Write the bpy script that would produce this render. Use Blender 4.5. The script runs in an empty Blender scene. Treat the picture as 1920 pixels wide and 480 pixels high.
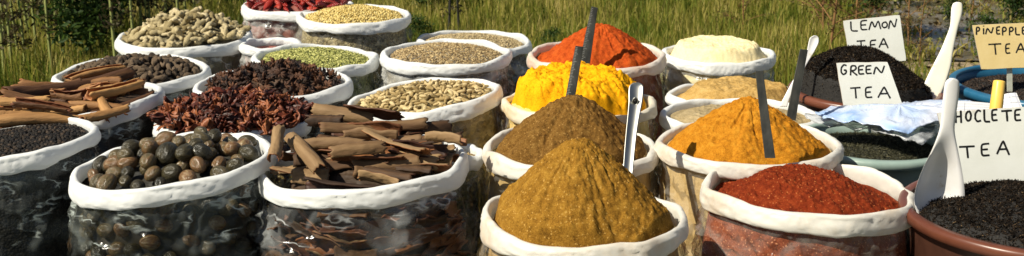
import bpy, math, random
import numpy as np
from mathutils import Vector, Matrix, Euler, noise
PI = math.pi
random.seed(7); rng = np.random.default_rng(7)
C = bpy.context.scene.collection
S = bpy.context.scene

# ------------------------------------------------------------------ camera
CAMZ, PITCH, F = 1.25, math.radians(15.4), 2500.0
W, H = 1920.0, 480.0
cam_d = bpy.data.cameras.new('camera'); cam = bpy.data.objects.new('camera', cam_d); C.objects.link(cam)
cam.location = (0, 0, CAMZ); cam.rotation_euler = (PI/2 - PITCH, 0, 0)
cam_d.sensor_width = 36; cam_d.lens = 36*F/W; cam_d.clip_start = .05; cam_d.clip_end = 600
cam_d.dof.use_dof = True; cam_d.dof.focus_distance = 2.9; cam_d.dof.aperture_fstop = 9
S.camera = cam
O = Vector((0, 0, CAMZ))
def ray(px, py):
    u, v = (px - W/2)/F, (H/2 - py)/F
    return Vector((u, math.cos(PITCH) + v*math.sin(PITCH), -math.sin(PITCH) + v*math.cos(PITCH)))
def at(px, py, Y): d = ray(px, py); return O + d*(Y/d.y)
def atz(px, py, z): d = ray(px, py); return O + d*((z - CAMZ)/d.z)
def onpl(px, py, p0, n): d = ray(px, py); return O + d*((p0 - O).dot(n)/d.dot(n))

# ------------------------------------------------------------------ materials
def newmat(name):
    m = bpy.data.materials.new(name); m.use_nodes = True
    nt = m.node_tree; b = nt.nodes['Principled BSDF']; return m, nt, b
def N(nt, t, **k):
    n = nt.nodes.new(t)
    for a, v in k.items():
        if hasattr(n, a): setattr(n, a, v)
        else: n.inputs[a.replace('_', ' ')].default_value = v
    return n
def L(nt, a, b): nt.links.new(a, b)
def col4(c): return (c[0], c[1], c[2], 1)
def ramp(nt, fac, stops):
    r = N(nt, 'ShaderNodeValToRGB'); e = r.color_ramp.elements
    while len(e) < len(stops): e.new(.5)
    for i, (p, c) in enumerate(stops): e[i].position = p; e[i].color = col4(c)
    L(nt, fac, r.inputs[0]); return r.outputs[0]
def coords(nt, scale=(1, 1, 1)):
    t = N(nt, 'ShaderNodeTexCoord'); mp = N(nt, 'ShaderNodeMapping'); mp.inputs['Scale'].default_value = scale
    L(nt, t.outputs['Object'], mp.inputs[0]); return mp.outputs[0]
def noi(nt, vec, scale, detail=4, rough=.6, dist=0):
    n = N(nt, 'ShaderNodeTexNoise'); n.inputs['Scale'].default_value = scale; n.inputs['Detail'].default_value = detail
    n.inputs['Roughness'].default_value = rough; n.inputs['Distortion'].default_value = dist
    L(nt, vec, n.inputs['Vector']); return n.outputs['Fac']
def bump(nt, h, strength, dist, b, prev=None):
    bp = N(nt, 'ShaderNodeBump'); bp.inputs['Strength'].default_value = strength; bp.inputs['Distance'].default_value = dist
    L(nt, h, bp.inputs['Height'])
    if prev: L(nt, prev, bp.inputs['Normal'])
    if b: L(nt, bp.outputs[0], b.inputs['Normal'])
    return bp.outputs[0]

def simple(name, stops, scale=40, rough=.6, bs=.4, bd=.002, source='noise', aniso=(1, 1, 1), spec=.4, detail=5):
    """noise / island / object random driven colour ramp + noise bump"""
    m, nt, b = newmat(name); v = coords(nt, aniso)
    n = noi(nt, v, scale, detail)
    if source == 'island':
        g = N(nt, 'ShaderNodeNewGeometry'); a = g.outputs['Random Per Island']
    elif source == 'object':
        g = N(nt, 'ShaderNodeObjectInfo'); a = g.outputs['Random']
    else: a = None
    if a is not None:
        mx = N(nt, 'ShaderNodeMath', operation='MULTIPLY_ADD'); L(nt, n, mx.inputs[0]); mx.inputs[1].default_value = .7
        m2 = N(nt, 'ShaderNodeMath', operation='MULTIPLY_ADD'); L(nt, a, m2.inputs[0]); m2.inputs[1].default_value = .8; m2.inputs[2].default_value = -.22
        L(nt, m2.outputs[0], mx.inputs[2]); fac = mx.outputs[0]
    else: fac = n
    L(nt, ramp(nt, fac, stops), b.inputs['Base Color'])
    b.inputs['Roughness'].default_value = rough; b.inputs['Specular IOR Level'].default_value = spec
    if bs: bump(nt, n, bs, bd, b)
    return m

def powder(name, dark, mid, light, grain=420, clump=60, cs=.5, speck=None, coarse=.6):
    m, nt, b = newmat(name); v = coords(nt)
    n1 = noi(nt, v, clump, 5, .65); n2 = noi(nt, v, grain, 2, .7); n3 = noi(nt, v, 9, 3)
    a = N(nt, 'ShaderNodeMath', operation='ADD'); L(nt, n1, a.inputs[0]); L(nt, n2, a.inputs[1])
    a2 = N(nt, 'ShaderNodeMath', operation='MULTIPLY_ADD'); L(nt, n3, a2.inputs[0]); a2.inputs[1].default_value = .5; L(nt, a.outputs[0], a2.inputs[2])
    d = N(nt, 'ShaderNodeMath', operation='MULTIPLY'); L(nt, a2.outputs[0], d.inputs[0]); d.inputs[1].default_value = .4
    c = ramp(nt, d.outputs[0], [(.36, dark), (.5, mid), (.66, light)])
    if speck:
        vo = N(nt, 'ShaderNodeTexVoronoi'); vo.inputs['Scale'].default_value = 420; L(nt, v, vo.inputs['Vector'])
        sp = N(nt, 'ShaderNodeSeparateColor'); L(nt, vo.outputs['Color'], sp.inputs[0])
        gt = N(nt, 'ShaderNodeMath', operation='GREATER_THAN'); L(nt, sp.outputs[0], gt.inputs[0]); gt.inputs[1].default_value = .965
        mx = N(nt, 'ShaderNodeMix', data_type='RGBA'); L(nt, gt.outputs[0], mx.inputs[0]); L(nt, c, mx.inputs[6]); mx.inputs[7].default_value = col4(speck)
        c = mx.outputs[2]
    L(nt, c, b.inputs['Base Color']); b.inputs['Roughness'].default_value = .95; b.inputs['Specular IOR Level'].default_value = .1
    p = bump(nt, n1, cs*.6, .004, None); bump(nt, n2, coarse, .0016, b, p)
    return m

def rim_mat(name, colr=(.90, .91, .90), dirt=None):
    m, nt, b = newmat(name); v = coords(nt)
    n = noi(nt, v, 14, 4, .55, 1.2); n2 = noi(nt, v, 55, 3, .6, .8)
    r = ramp(nt, n, [(.3, tuple(x*.93 for x in colr)), (.6, colr)])
    if dirt:
        dn = noi(nt, v, 8, 5, .7); mr = N(nt, 'ShaderNodeMapRange'); L(nt, dn, mr.inputs[0]); mr.inputs[1].default_value = .5; mr.inputs[2].default_value = .75; mr.inputs[4].default_value = .6
        mx = N(nt, 'ShaderNodeMix', data_type='RGBA'); L(nt, mr.outputs[0], mx.inputs[0]); L(nt, r, mx.inputs[6]); mx.inputs[7].default_value = col4(dirt); r = mx.outputs[2]
    L(nt, r, b.inputs['Base Color']); b.inputs['Roughness'].default_value = .42; b.inputs['Specular IOR Level'].default_value = .4
    r1 = N(nt, 'ShaderNodeMath', operation='SUBTRACT'); L(nt, noi(nt, v, 8, 2, .5, .9), r1.inputs[0]); r1.inputs[1].default_value = .5
    r2 = N(nt, 'ShaderNodeMath', operation='ABSOLUTE'); L(nt, r1.outputs[0], r2.inputs[0])
    p = bump(nt, n, .15, .008, None); p = bump(nt, r2.outputs[0], .30, .008, None, p); p = bump(nt, n2, .10, .002, b, p)
    tr = N(nt, 'ShaderNodeBsdfTranslucent'); L(nt, r, tr.inputs[0]); L(nt, p, tr.inputs['Normal'])
    ms = N(nt, 'ShaderNodeMixShader'); ms.inputs[0].default_value = .28
    out = nt.nodes['Material Output']; L(nt, b.outputs[0], ms.inputs[1]); L(nt, tr.outputs[0], ms.inputs[2]); L(nt, ms.outputs[0], out.inputs[0])
    return m

def film_mat(name, haze=.16, tint=(.85, .88, .88), crinkle=1.0, clear=.93, crease=.30):
    """clear plastic bag film: see-through, glossy crinkles, milky where it is folded"""
    m, nt, b = newmat(name); v = coords(nt, (1, 1, 1.5))
    n = noi(nt, v, 6, 2, .5, .8); n2 = noi(nt, v, 9, 2, .5, 1.0)
    b.inputs['Base Color'].default_value = col4(tint); b.inputs['Roughness'].default_value = .13; b.inputs['Specular IOR Level'].default_value = .75
    rg = N(nt, 'ShaderNodeMath', operation='SUBTRACT'); L(nt, n2, rg.inputs[0]); rg.inputs[1].default_value = .5
    ab = N(nt, 'ShaderNodeMath', operation='ABSOLUTE'); L(nt, rg.outputs[0], ab.inputs[0])
    bump(nt, n, .25*crinkle, .02, b); p = bump(nt, n, .5*crinkle, .03, None); p = bump(nt, ab.outputs[0], .45*crinkle, .02, None, p)
    mr = N(nt, 'ShaderNodeMapRange'); L(nt, ab.outputs[0], mr.inputs[0]); mr.inputs[1].default_value = .0; mr.inputs[2].default_value = .05
    mr.inputs[3].default_value = haze*1.15; mr.inputs[4].default_value = haze*.9
    mu = N(nt, 'ShaderNodeMapRange'); L(nt, n, mu.inputs[0]); mu.inputs[1].default_value = .48; mu.inputs[2].default_value = .70; mu.inputs[3].default_value = .12; mu.inputs[4].default_value = 3.2
    m1 = N(nt, 'ShaderNodeMath', operation='MULTIPLY'); L(nt, mr.outputs[0], m1.inputs[0]); L(nt, mu.outputs[0], m1.inputs[1])
    t2 = N(nt, 'ShaderNodeTexCoord'); mp = N(nt, 'ShaderNodeMapping'); mp.inputs['Scale'].default_value = (1, 1, 2.6); mp.inputs['Rotation'].default_value = (.35, .3, 0); L(nt, t2.outputs['Object'], mp.inputs[0])
    cn = N(nt, 'ShaderNodeMath', operation='SUBTRACT'); L(nt, noi(nt, mp.outputs[0], 8, 3, .55, .2), cn.inputs[0]); cn.inputs[1].default_value = .5
    ca = N(nt, 'ShaderNodeMath', operation='ABSOLUTE'); L(nt, cn.outputs[0], ca.inputs[0])
    cr = N(nt, 'ShaderNodeMapRange'); L(nt, ca.outputs[0], cr.inputs[0]); cr.inputs[1].default_value = 0; cr.inputs[2].default_value = .028; cr.inputs[3].default_value = crease; cr.inputs[4].default_value = 0
    mk = N(nt, 'ShaderNodeMapRange'); L(nt, noi(nt, v, 11, 2, .5), mk.inputs[0]); mk.inputs[1].default_value = .47; mk.inputs[2].default_value = .62
    m3 = N(nt, 'ShaderNodeMath', operation='MULTIPLY'); L(nt, cr.outputs[0], m3.inputs[0]); L(nt, mk.outputs[0], m3.inputs[1])
    mm = N(nt, 'ShaderNodeMath', operation='ADD', use_clamp=True); L(nt, m1.outputs[0], mm.inputs[0]); L(nt, m3.outputs[0], mm.inputs[1])
    fr = N(nt, 'ShaderNodeFresnel'); fr.inputs[0].default_value = 1.35; L(nt, p, fr.inputs['Normal'])
    ad = N(nt, 'ShaderNodeMath', operation='ADD', use_clamp=True); L(nt, mm.outputs[0], ad.inputs[0]); L(nt, fr.outputs[0], ad.inputs[1])
    tb = N(nt, 'ShaderNodeBsdfTransparent'); tb.inputs[0].default_value = (clear, clear*1.015, clear, 1)
    ms = N(nt, 'ShaderNodeMixShader'); L(nt, mm.outputs[0], ms.inputs[0]); L(nt, tb.outputs[0], ms.inputs[1]); L(nt, b.outputs[0], ms.inputs[2])
    gl = N(nt, 'ShaderNodeBsdfGlossy'); gl.inputs['Roughness'].default_value = .15; L(nt, p, gl.inputs['Normal'])
    ms2 = N(nt, 'ShaderNodeMixShader'); sc = N(nt, 'ShaderNodeMath', operation='MULTIPLY'); L(nt, fr.outputs[0], sc.inputs[0]); sc.inputs[1].default_value = .45
    L(nt, sc.outputs[0], ms2.inputs[0]); L(nt, ms.outputs[0], ms2.inputs[1]); L(nt, gl.outputs[0], ms2.inputs[2])
    L(nt, ms2.outputs[0], nt.nodes['Material Output'].inputs[0])
    return m

# ------------------------------------------------------------------ mesh helpers
def tag(o, label=None, cat=None, group=None, kind=None):
    if label: o['label'] = label
    if cat: o['category'] = cat
    if group: o['group'] = group
    if kind: o['kind'] = kind
    return o
def link(name, me, parent=None, loc=None, rot=None, scale=None):
    o = bpy.data.objects.new(name, me); C.objects.link(o)
    if parent: o.parent = parent
    if loc is not None: o.location = loc
    if rot is not None: o.rotation_euler = rot
    if scale is not None: o.scale = scale if hasattr(scale, '__len__') else (scale,)*3
    return o
def empty(name, loc):
    o = bpy.data.objects.new(name, None); C.objects.link(o); o.location = loc; o.empty_display_size = .05; return o
def mesh(name, v, f, mats, smooth=True, midx=None):
    me = bpy.data.meshes.new(name); me.from_pydata([tuple(p) for p in v], [], [tuple(q) for q in f])
    for m in (mats if isinstance(mats, (list, tuple)) else [mats]): me.materials.append(m)
    me.polygons.foreach_set('use_smooth', [smooth]*len(me.polygons))
    if midx is not None: me.polygons.foreach_set('material_index', midx)
    me.update(); return me
def npmesh(name, V, Fq, mats, smooth=False, midx=None):
    """V (n,3) array, Fq (m,k) array of equal-sized faces"""
    me = bpy.data.meshes.new(name); me.vertices.add(len(V)); me.vertices.foreach_set('co', V.astype(np.float32).ravel())
    m, k = Fq.shape; me.loops.add(m*k); me.loops.foreach_set('vertex_index', Fq.astype(np.int32).ravel())
    me.polygons.add(m); me.polygons.foreach_set('loop_start', np.arange(0, m*k, k, dtype=np.int32))
    me.polygons.foreach_set('loop_total', np.full(m, k, dtype=np.int32))
    for mt in (mats if isinstance(mats, (list, tuple)) else [mats]): me.materials.append(mt)
    me.polygons.foreach_set('use_smooth', np.full(m, smooth))
    if midx is not None: me.polygons.foreach_set('material_index', midx.astype(np.int32))
    me.update(calc_edges=True); me.validate(); return me
def grid_faces(nu, nv, closed_u=True, off=0):
    f = []
    for j in range(nv - 1):
        for i in range(nu if closed_u else nu - 1):
            a = j*nu + i; b = j*nu + (i+1) % nu
            f.append((off+a, off+b, off+b+nu, off+a+nu))
    return f
def rots(n, tilt=None):
    """random rotation matrices; tilt limits lean of the local x axis out of the horizontal"""
    a = rng.uniform(0, 2*PI, n); e = rng.normal(0, tilt, n) if tilt is not None else np.arcsin(rng.uniform(-1, 1, n)); r = rng.uniform(0, 2*PI, n)
    ca, sa, ce, se, cr, sr = np.cos(a), np.sin(a), np.cos(e), np.sin(e), np.cos(r), np.sin(r)
    z = np.zeros(n); o = np.ones(n)
    A = np.stack([ca, -sa, z, sa, ca, z, z, z, o], 1).reshape(n, 3, 3)
    E = np.stack([ce, z, -se, z, o, z, se, z, ce], 1).reshape(n, 3, 3)
    R = np.stack([o, z, z, z, cr, -sr, z, sr, cr], 1).reshape(n, 3, 3)
    return A @ E @ R
def scatter(bv, bf, pos, R, sc):
    bv = np.asarray(bv, float); bf = np.asarray(bf, int); n = len(pos)
    sc = np.asarray(sc, float); sc = sc.reshape(n, -1) if sc.ndim > 1 else sc[:, None]
    V = np.einsum('nij,nkj->nki', R, bv[None]*sc[:, None, :]) + pos[:, None, :]
    Fc = bf[None] + (np.arange(n)*len(bv))[:, None, None]
    return V.reshape(-1, 3), Fc.reshape(-1, bf.shape[1])
def spindle(nu=6, nv=5, ex=1.0):
    """pointed ellipsoid along x, quads (poles collapsed a little)"""
    v = []
    for j in range(nv):
        t = -1 + 2*j/(nv-1); t *= .96; r = math.sqrt(max(0, 1-t*t))**ex
        for i in range(nu): a = 2*PI*i/nu; v.append((t, r*math.cos(a), r*math.sin(a)))
    return v, grid_faces(nu, nv)
def tube(pts, rad, nu=8, cap=True):
    v, f = [], []
    n = len(pts); pts = [Vector(p) for p in pts]
    for i, p in enumerate(pts):
        d = (pts[min(i+1, n-1)] - pts[max(i-1, 0)]).normalized()
        a = d.orthogonal().normalized() if i == 0 else (a - d*a.dot(d)).normalized()
        b = d.cross(a); r = rad[i] if hasattr(rad, '__len__') else rad
        for k in range(nu): t = 2*PI*k/nu; v.append(p + (a*math.cos(t) + b*math.sin(t))*r)
    f = grid_faces(nu, n)
    if cap: f += [tuple(range(nu-1, -1, -1)), tuple(range((n-1)*nu, n*nu))]
    return v, f
class MB:
    def __init__(s): s.v, s.f, s.m = [], [], []
    def add(s, vf, mi=0):
        o = len(s.v); s.v += [tuple(p) for p in vf[0]]; s.f += [tuple(i+o for i in q) for q in vf[1]]; s.m += [mi]*len(vf[1]); return s
    def me(s, name, mats, smooth=True): return mesh(name, s.v, s.f, mats, smooth, s.m)
def nz(x, y, z=0): return noise.noise(Vector((x, y, z)))
def fbm(x, y, z=0, o=4): return noise.fractal(Vector((x, y, z)), .9, 2.1, o)
def sm(a, b, x): t = min(1, max(0, (x-a)/(b-a))); return t*t*(3-2*t)

# ------------------------------------------------------------------ palette
M = {}
M['rim'] = rim_mat('white rolled plastic'); M['rim_cream'] = rim_mat('cream dusted plastic', (.84, .78, .64), (.78, .52, .16))
M['rim_warm'] = rim_mat('warm dusted plastic', (.84, .81, .74), (.62, .42, .22)); M['rim_red'] = rim_mat('pink dusted plastic', (.85, .77, .68), (.7, .3, .12))
M['film'] = film_mat('clear bag film', .07, clear=.86, crease=.42); M['film_milky'] = film_mat('milky bag film', .22, (.9, .9, .86)); M['film_soft'] = film_mat('thin bag film', .05, (.88, .84, .76), .25, crease=.07)
M['film_dark'] = film_mat('bag film tinted as side shade', .04, (.72, .80, .76), 1.0, .68, .42)  # reduced clear, also on film, paints side shade into the plastic
P_ = {
 'garam': powder('coarse olive brown masala', (.07, .031, .004), (.225, .108, .013), (.37, .205, .033), 420, 60, .8, (.40, .23, .055)),
 'brown': powder('dark brown masala', (.045, .020, .004), (.145, .070, .014), (.26, .15, .04), 420, 75, .8, (.3, .17, .05)),
 'turmeric': powder('yellow turmeric', (.42, .15, .002), (.76, .345, .003), (.84, .45, .012), 300, 34, .6, None, .3),
 'paprika': powder('orange red paprika', (.18, .022, .004), (.41, .062, .008), (.56, .12, .02), 420, 60, .8),
 'chilli': powder('crushed red chilli', (.06, .008, .003), (.16, .021, .005), (.26, .05, .012), 420, 60, .6, (.34, .10, .03), .6),
 'curry': powder('golden curry powder', (.18, .06, .004), (.40, .155, .009), (.56, .27, .028), 420, 60, .8),
 'flour': powder('cream gram flour', (.66, .52, .25), (.82, .69, .39), (.88, .77, .50), 300, 26, .5, None, .25),
 'tan': powder('tan ginger powder', (.18, .10, .025), (.42, .26, .08), (.58, .40, .16), 380, 50, .8),
 'grey': powder('grey beige powder', (.16, .12, .055), (.34, .26, .14), (.46, .37, .22), 380, 50, .7),
 'side_tan': powder('pressed tan powder', (.34, .22, .09), (.50, .34, .15), (.58, .41, .19), 200, 12, .2, None, .2),
 'side_olive': powder('pressed olive powder', (.22, .13, .04), (.36, .22, .08), (.44, .29, .11), 200, 12, .2, None, .2),
 'side_yellow': powder('pressed yellow powder', (.55, .34, .06), (.72, .50, .16), (.80, .60, .25), 200, 12, .2, None, .2),
 'side_red': powder('pressed red powder', (.10, .025, .012), (.22, .055, .025), (.34, .10, .045), 200, 40, .4, (.5, .2, .1), .3),
 'side_orange': powder('pressed paprika', (.12, .028, .01), (.26, .065, .02), (.36, .11, .04), 200, 14, .3, None, .2)}

def seedwall(name, dark, mid, light, scale, bd=.004, sz=(1, 1, 1)):
    m, nt, b = newmat(name); v = coords(nt, sz)
    vo = N(nt, 'ShaderNodeTexVoronoi'); vo.inputs['Scale'].default_value = scale; vo.inputs['Randomness'].default_value = 1; L(nt, v, vo.inputs['Vector'])
    sp = N(nt, 'ShaderNodeSeparateColor'); L(nt, vo.outputs['Color'], sp.inputs[0])
    L(nt, ramp(nt, sp.outputs[0], [(0, dark), (.45, mid), (1, light)]), b.inputs['Base Color'])
    iv = N(nt, 'ShaderNodeMath', operation='SUBTRACT'); iv.inputs[0].default_value = 1; L(nt, vo.outputs['Distance'], iv.inputs[1])
    bump(nt, iv.outputs[0], .9, bd, b); b.inputs['Roughness'].default_value = .7
    return m
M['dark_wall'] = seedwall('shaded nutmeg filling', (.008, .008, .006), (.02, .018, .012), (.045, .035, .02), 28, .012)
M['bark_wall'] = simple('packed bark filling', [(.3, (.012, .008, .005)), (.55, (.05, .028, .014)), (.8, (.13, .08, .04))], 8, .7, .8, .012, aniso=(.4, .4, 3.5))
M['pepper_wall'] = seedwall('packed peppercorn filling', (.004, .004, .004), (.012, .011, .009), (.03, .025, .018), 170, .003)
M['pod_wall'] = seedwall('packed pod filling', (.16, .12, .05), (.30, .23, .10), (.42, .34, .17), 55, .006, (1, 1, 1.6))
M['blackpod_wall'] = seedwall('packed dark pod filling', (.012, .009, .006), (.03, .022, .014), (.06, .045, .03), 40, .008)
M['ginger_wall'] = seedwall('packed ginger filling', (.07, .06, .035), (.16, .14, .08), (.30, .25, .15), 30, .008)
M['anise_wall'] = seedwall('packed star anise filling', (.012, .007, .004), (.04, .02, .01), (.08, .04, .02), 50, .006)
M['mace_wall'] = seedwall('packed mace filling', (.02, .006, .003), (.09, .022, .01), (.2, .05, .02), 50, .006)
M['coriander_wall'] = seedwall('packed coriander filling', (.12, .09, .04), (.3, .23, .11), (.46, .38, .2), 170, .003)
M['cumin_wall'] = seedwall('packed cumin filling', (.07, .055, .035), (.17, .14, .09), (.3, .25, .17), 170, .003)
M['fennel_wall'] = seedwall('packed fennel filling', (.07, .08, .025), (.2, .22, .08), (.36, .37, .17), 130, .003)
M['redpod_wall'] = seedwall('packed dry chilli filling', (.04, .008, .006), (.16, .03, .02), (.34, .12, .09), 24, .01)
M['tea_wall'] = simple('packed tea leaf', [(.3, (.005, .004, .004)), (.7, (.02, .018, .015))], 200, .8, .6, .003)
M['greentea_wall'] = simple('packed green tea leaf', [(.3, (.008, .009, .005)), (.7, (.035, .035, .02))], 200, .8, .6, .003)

M['nutmeg'] = simple('nutmeg shell', [(.12, (.018, .016, .009)), (.40, (.055, .045, .022)), (.64, (.12, .09, .042)), (.86, (.17, .085, .035)), (.98, (.28, .20, .10))], 1.6, .27, .35, .04, 'object', (.5, 2, 2), .5, 6)
M['coriander'] = simple('coriander seed', [(.1, (.26, .17, .03)), (.5, (.58, .42, .12)), (.9, (.80, .66, .28))], 200, .6, .2, .001, 'island')
M['cumin'] = simple('cumin seed', [(.1, (.12, .075, .03)), (.5, (.34, .23, .10)), (.9, (.62, .48, .25))], 300, .7, .2, .001, 'island')
M['cumin_light'] = simple('pale cumin seed', [(.1, (.18, .13, .06)), (.5, (.40, .30, .15)), (.9, (.62, .5, .28))], 300, .7, .2, .001, 'island')
M['fennel'] = simple('fennel seed', [(.1, (.09, .11, .025)), (.5, (.30, .30, .07)), (.9, (.62, .60, .22))], 300, .65, .2, .001, 'island')
M['pepper'] = simple('peppercorn', [(.15, (.005, .004, .004)), (.6, (.018, .014, .010)), (.95, (.075, .05, .032))], 500, .5, .9, .0015, 'object', spec=.25)
M['pepper_i'] = simple('peppercorn bulk', [(.15, (.005, .004, .004)), (.6, (.018, .014, .010)), (.95, (.075, .05, .032))], 500, .5, .9, .0015, 'island', spec=.25)
M['pod'] = simple('green cardamom pod', [(.15, (.15, .10, .03)), (.5, (.40, .28, .11)), (.9, (.66, .52, .27))], 90, .65, .6, .002, 'object', (1, 1, 1))
M['pod_i'] = simple('green cardamom bulk', [(.15, (.15, .10, .03)), (.5, (.40, .28, .11)), (.9, (.66, .52, .27))], 90, .65, .6, .002, 'island')
M['blackpod'] = simple('black cardamom pod', [(.15, (.035, .022, .012)), (.5, (.10, .065, .035)), (.9, (.22, .15, .09))], 120, .75, .9, .003, 'object', (1, 4, 4))
M['ginger'] = simple('dried ginger skin', [(.15, (.20, .15, .06)), (.5, (.42, .34, .18)), (.9, (.60, .50, .30))], 50, .8, .7, .003, 'object')
M['anise'] = simple('star anise', [(.15, (.015, .007, .004)), (.5, (.055, .022, .01)), (.9, (.15, .06, .025))], 100, .6, .6, .002, 'object')
M['mace'] = simple('dried mace', [(.15, (.03, .008, .004)), (.5, (.12, .024, .010)), (.9, (.30, .10, .035))], 3, .5, .7, .002, 'object')
M['redchilli'] = simple('dried red chilli skin', [(.15, (.10, .008, .006)), (.5, (.32, .02, .012)), (.9, (.5, .06, .03))], 50, .25, .6, .004, 'object', spec=.6)
M['bark_out'] = simple('cassia bark outside', [(.15, (.025, .011, .004)), (.5, (.115, .056, .021)), (.9, (.27, .17, .08))], 22, .75, .9, .003, 'object', (.5, 3, 3))
M['bark_in'] = simple('cassia bark inside', [(.15, (.028, .009, .004)), (.5, (.12, .040, .014)), (.9, (.25, .10, .035))], 22, .6, .8, .003, 'object', (.5, 3, 3))
M['quill_out'] = simple('cinnamon outside', [(.15, (.07, .028, .01)), (.45, (.22, .10, .032)), (.9, (.46, .25, .09))], 26, .7, .9, .005, 'object', (.4, 3, 3))
M['quill_in'] = simple('cinnamon inside', [(.15, (.10, .03, .01)), (.5, (.26, .09, .03)), (.9, (.38, .16, .06))], 16, .6, .8, .003, 'object', (.4, 3, 3))
M['tea'] = simple('black tea leaf', [(.15, (.005, .004, .003)), (.6, (.014, .010, .007)), (.93, (.045, .03, .02)), (.985, (.26, .17, .08))], 300, .6, .2, .001, 'island', spec=.1)
M['tea_brown'] = simple('brown tea leaf', [(.15, (.01, .006, .005)), (.6, (.04, .025, .016)), (.96, (.10, .06, .04))], 300, .6, .2, .001, 'island')
M['greentea'] = simple('green tea leaf', [(.15, (.012, .013, .006)), (.6, (.05, .048, .022)), (.96, (.14, .13, .07))], 300, .6, .2, .001, 'island')
M['card'] = simple('painted white board', [(.27, (.52, .47, .36)), (.37, (.78, .79, .73)), (.7, (.84, .85, .80))], 14, .5, .25, .002)
M['cream_card'] = simple('cream painted board', [(.3, (.74, .56, .24)), (.7, (.82, .64, .31))], 22, .5, .25, .002)
M['card_edge'] = simple('board edge', [(.3, (.45, .36, .28)), (.7, (.6, .5, .4))], 60, .8, .2, .001)
M['ink'] = simple('black marker ink', [(.3, (.008, .008, .008)), (.7, (.014, .013, .012))], 60, .5, 0)
M['steel'] = simple('worn dark steel', [(.3, (.06, .06, .05)), (.7, (.16, .15, .12))], 45, .38, .3, .001, aniso=(1, 1, .3)); M['steel'].node_tree.nodes['Principled BSDF'].inputs['Metallic'].default_value = .75
M['bright_steel'] = simple('bright steel', [(.3, (.36, .36, .33)), (.7, (.52, .51, .47))], 30, .38, .15, .001, aniso=(1, 1, .3)); M['bright_steel'].node_tree.nodes['Principled BSDF'].inputs['Metallic'].default_value = 1
M['tick'] = simple('stamped marks', [(.3, (.28, .28, .25)), (.7, (.4, .4, .36))], 60, .5, 0)
M['white_spoon'] = simple('scuffed white plastic', [(.28, (.50, .42, .30)), (.36, (.72, .70, .68)), (.7, (.78, .78, .80))], 18, .32, .15, .002)
M['ivory'] = simple('ivory plastic', [(.27, (.62, .44, .18)), (.36, (.82, .78, .64)), (.7, (.88, .85, .76))], 14, .4, .15, .002)
M['yellow'] = simple('yellow plastic', [(.3, (.80, .48, .08)), (.7, (.88, .58, .14))], 14, .35, .15, .002)
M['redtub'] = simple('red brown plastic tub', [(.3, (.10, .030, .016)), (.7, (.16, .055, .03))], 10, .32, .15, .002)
M['shadedtub'] = simple('red brown tub side with painted shade', [(.3, (.035, .014, .009)), (.7, (.07, .028, .017))], 10, .4, .15, .002)  # darker copy of redtub: shade below the rim put into the colour
M['bluetub'] = simple('blue plastic tub', [(.3, (.012, .085, .17)), (.7, (.03, .15, .26))], 10, .32, .15, .002)
M['greentub'] = simple('grey green plastic tub', [(.3, (.22, .30, .27)), (.7, (.34, .43, .39))], 10, .35, .15, .002)
M['paper'] = simple('printed paper', [(.3, (.70, .70, .70)), (.7, (.78, .78, .78))], 30, .7, .2, .001)
M['print'] = simple('grey blue print', [(.3, (.38, .39, .46)), (.7, (.46, .46, .54))], 30, .7, 0)
M['stake'] = simple('pale stake wood', [(.3, (.45, .46, .38)), (.7, (.62, .62, .52))], 40, .7, .4, .002)

# ------------------------------------------------------------------ sacks
class Sack:
    def __init__(s, key, px, py, w, z=.42, ry=1.0, ax=0, ay=0, seed=0, bulge=1.05, wob=.035, corners=()):
        c = atz(px, py, z); s.c = Vector((c.x, c.y, 0)); s.z = z; s.seed = seed; s.bulge = bulge; s.wob = wob
        dist = (c - O).dot(Vector((0, math.cos(PITCH), -math.sin(PITCH))))
        s.rx = w/F*dist/2 - .006; s.ry = s.rx*ry; s.ax, s.ay = ax, ay
        q = random.Random(seed*17); a0 = q.uniform(0, 70)
        s.corners = list(corners) + [(a0 + 72*i + q.uniform(-18, 18), q.uniform(.012, .035), q.uniform(.10, .2)) for i in range(5)]
    def rad(s, t):
        k = 1 + s.wob*(nz(math.cos(t)*1.1 + s.seed*3.1, math.sin(t)*1.1, s.seed) * 1.1 + .45*nz(math.cos(t)*3 + s.seed*1.7, math.sin(t)*3, 5.5))
        for (ang, amp, wd) in s.corners:
            d = (t - math.radians(ang) + PI) % (2*PI) - PI; k += amp*math.exp(-(d/wd)**2)
        e = 1/math.sqrt((math.cos(t)/s.rx)**2 + (math.sin(t)/s.ry)**2)
        return e*k
    def top(s, t):
        return s.z + s.ax*math.cos(t) + s.ay*math.sin(t) + .006*nz(math.cos(t)*1.8 + s.seed, math.sin(t)*2.2, 9.1)
    def prof(s, q):   # q: metres under the rim
        return .955 + (s.bulge - .955)*sm(0, .15, q) - .12*sm(.2, .5, q)
    def wall(s, t, z, inset=0):
        q = s.top(t) - z; r = s.rad(t)*s.prof(q) - inset
        return Vector((r*math.cos(t), r*math.sin(t), z))

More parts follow.
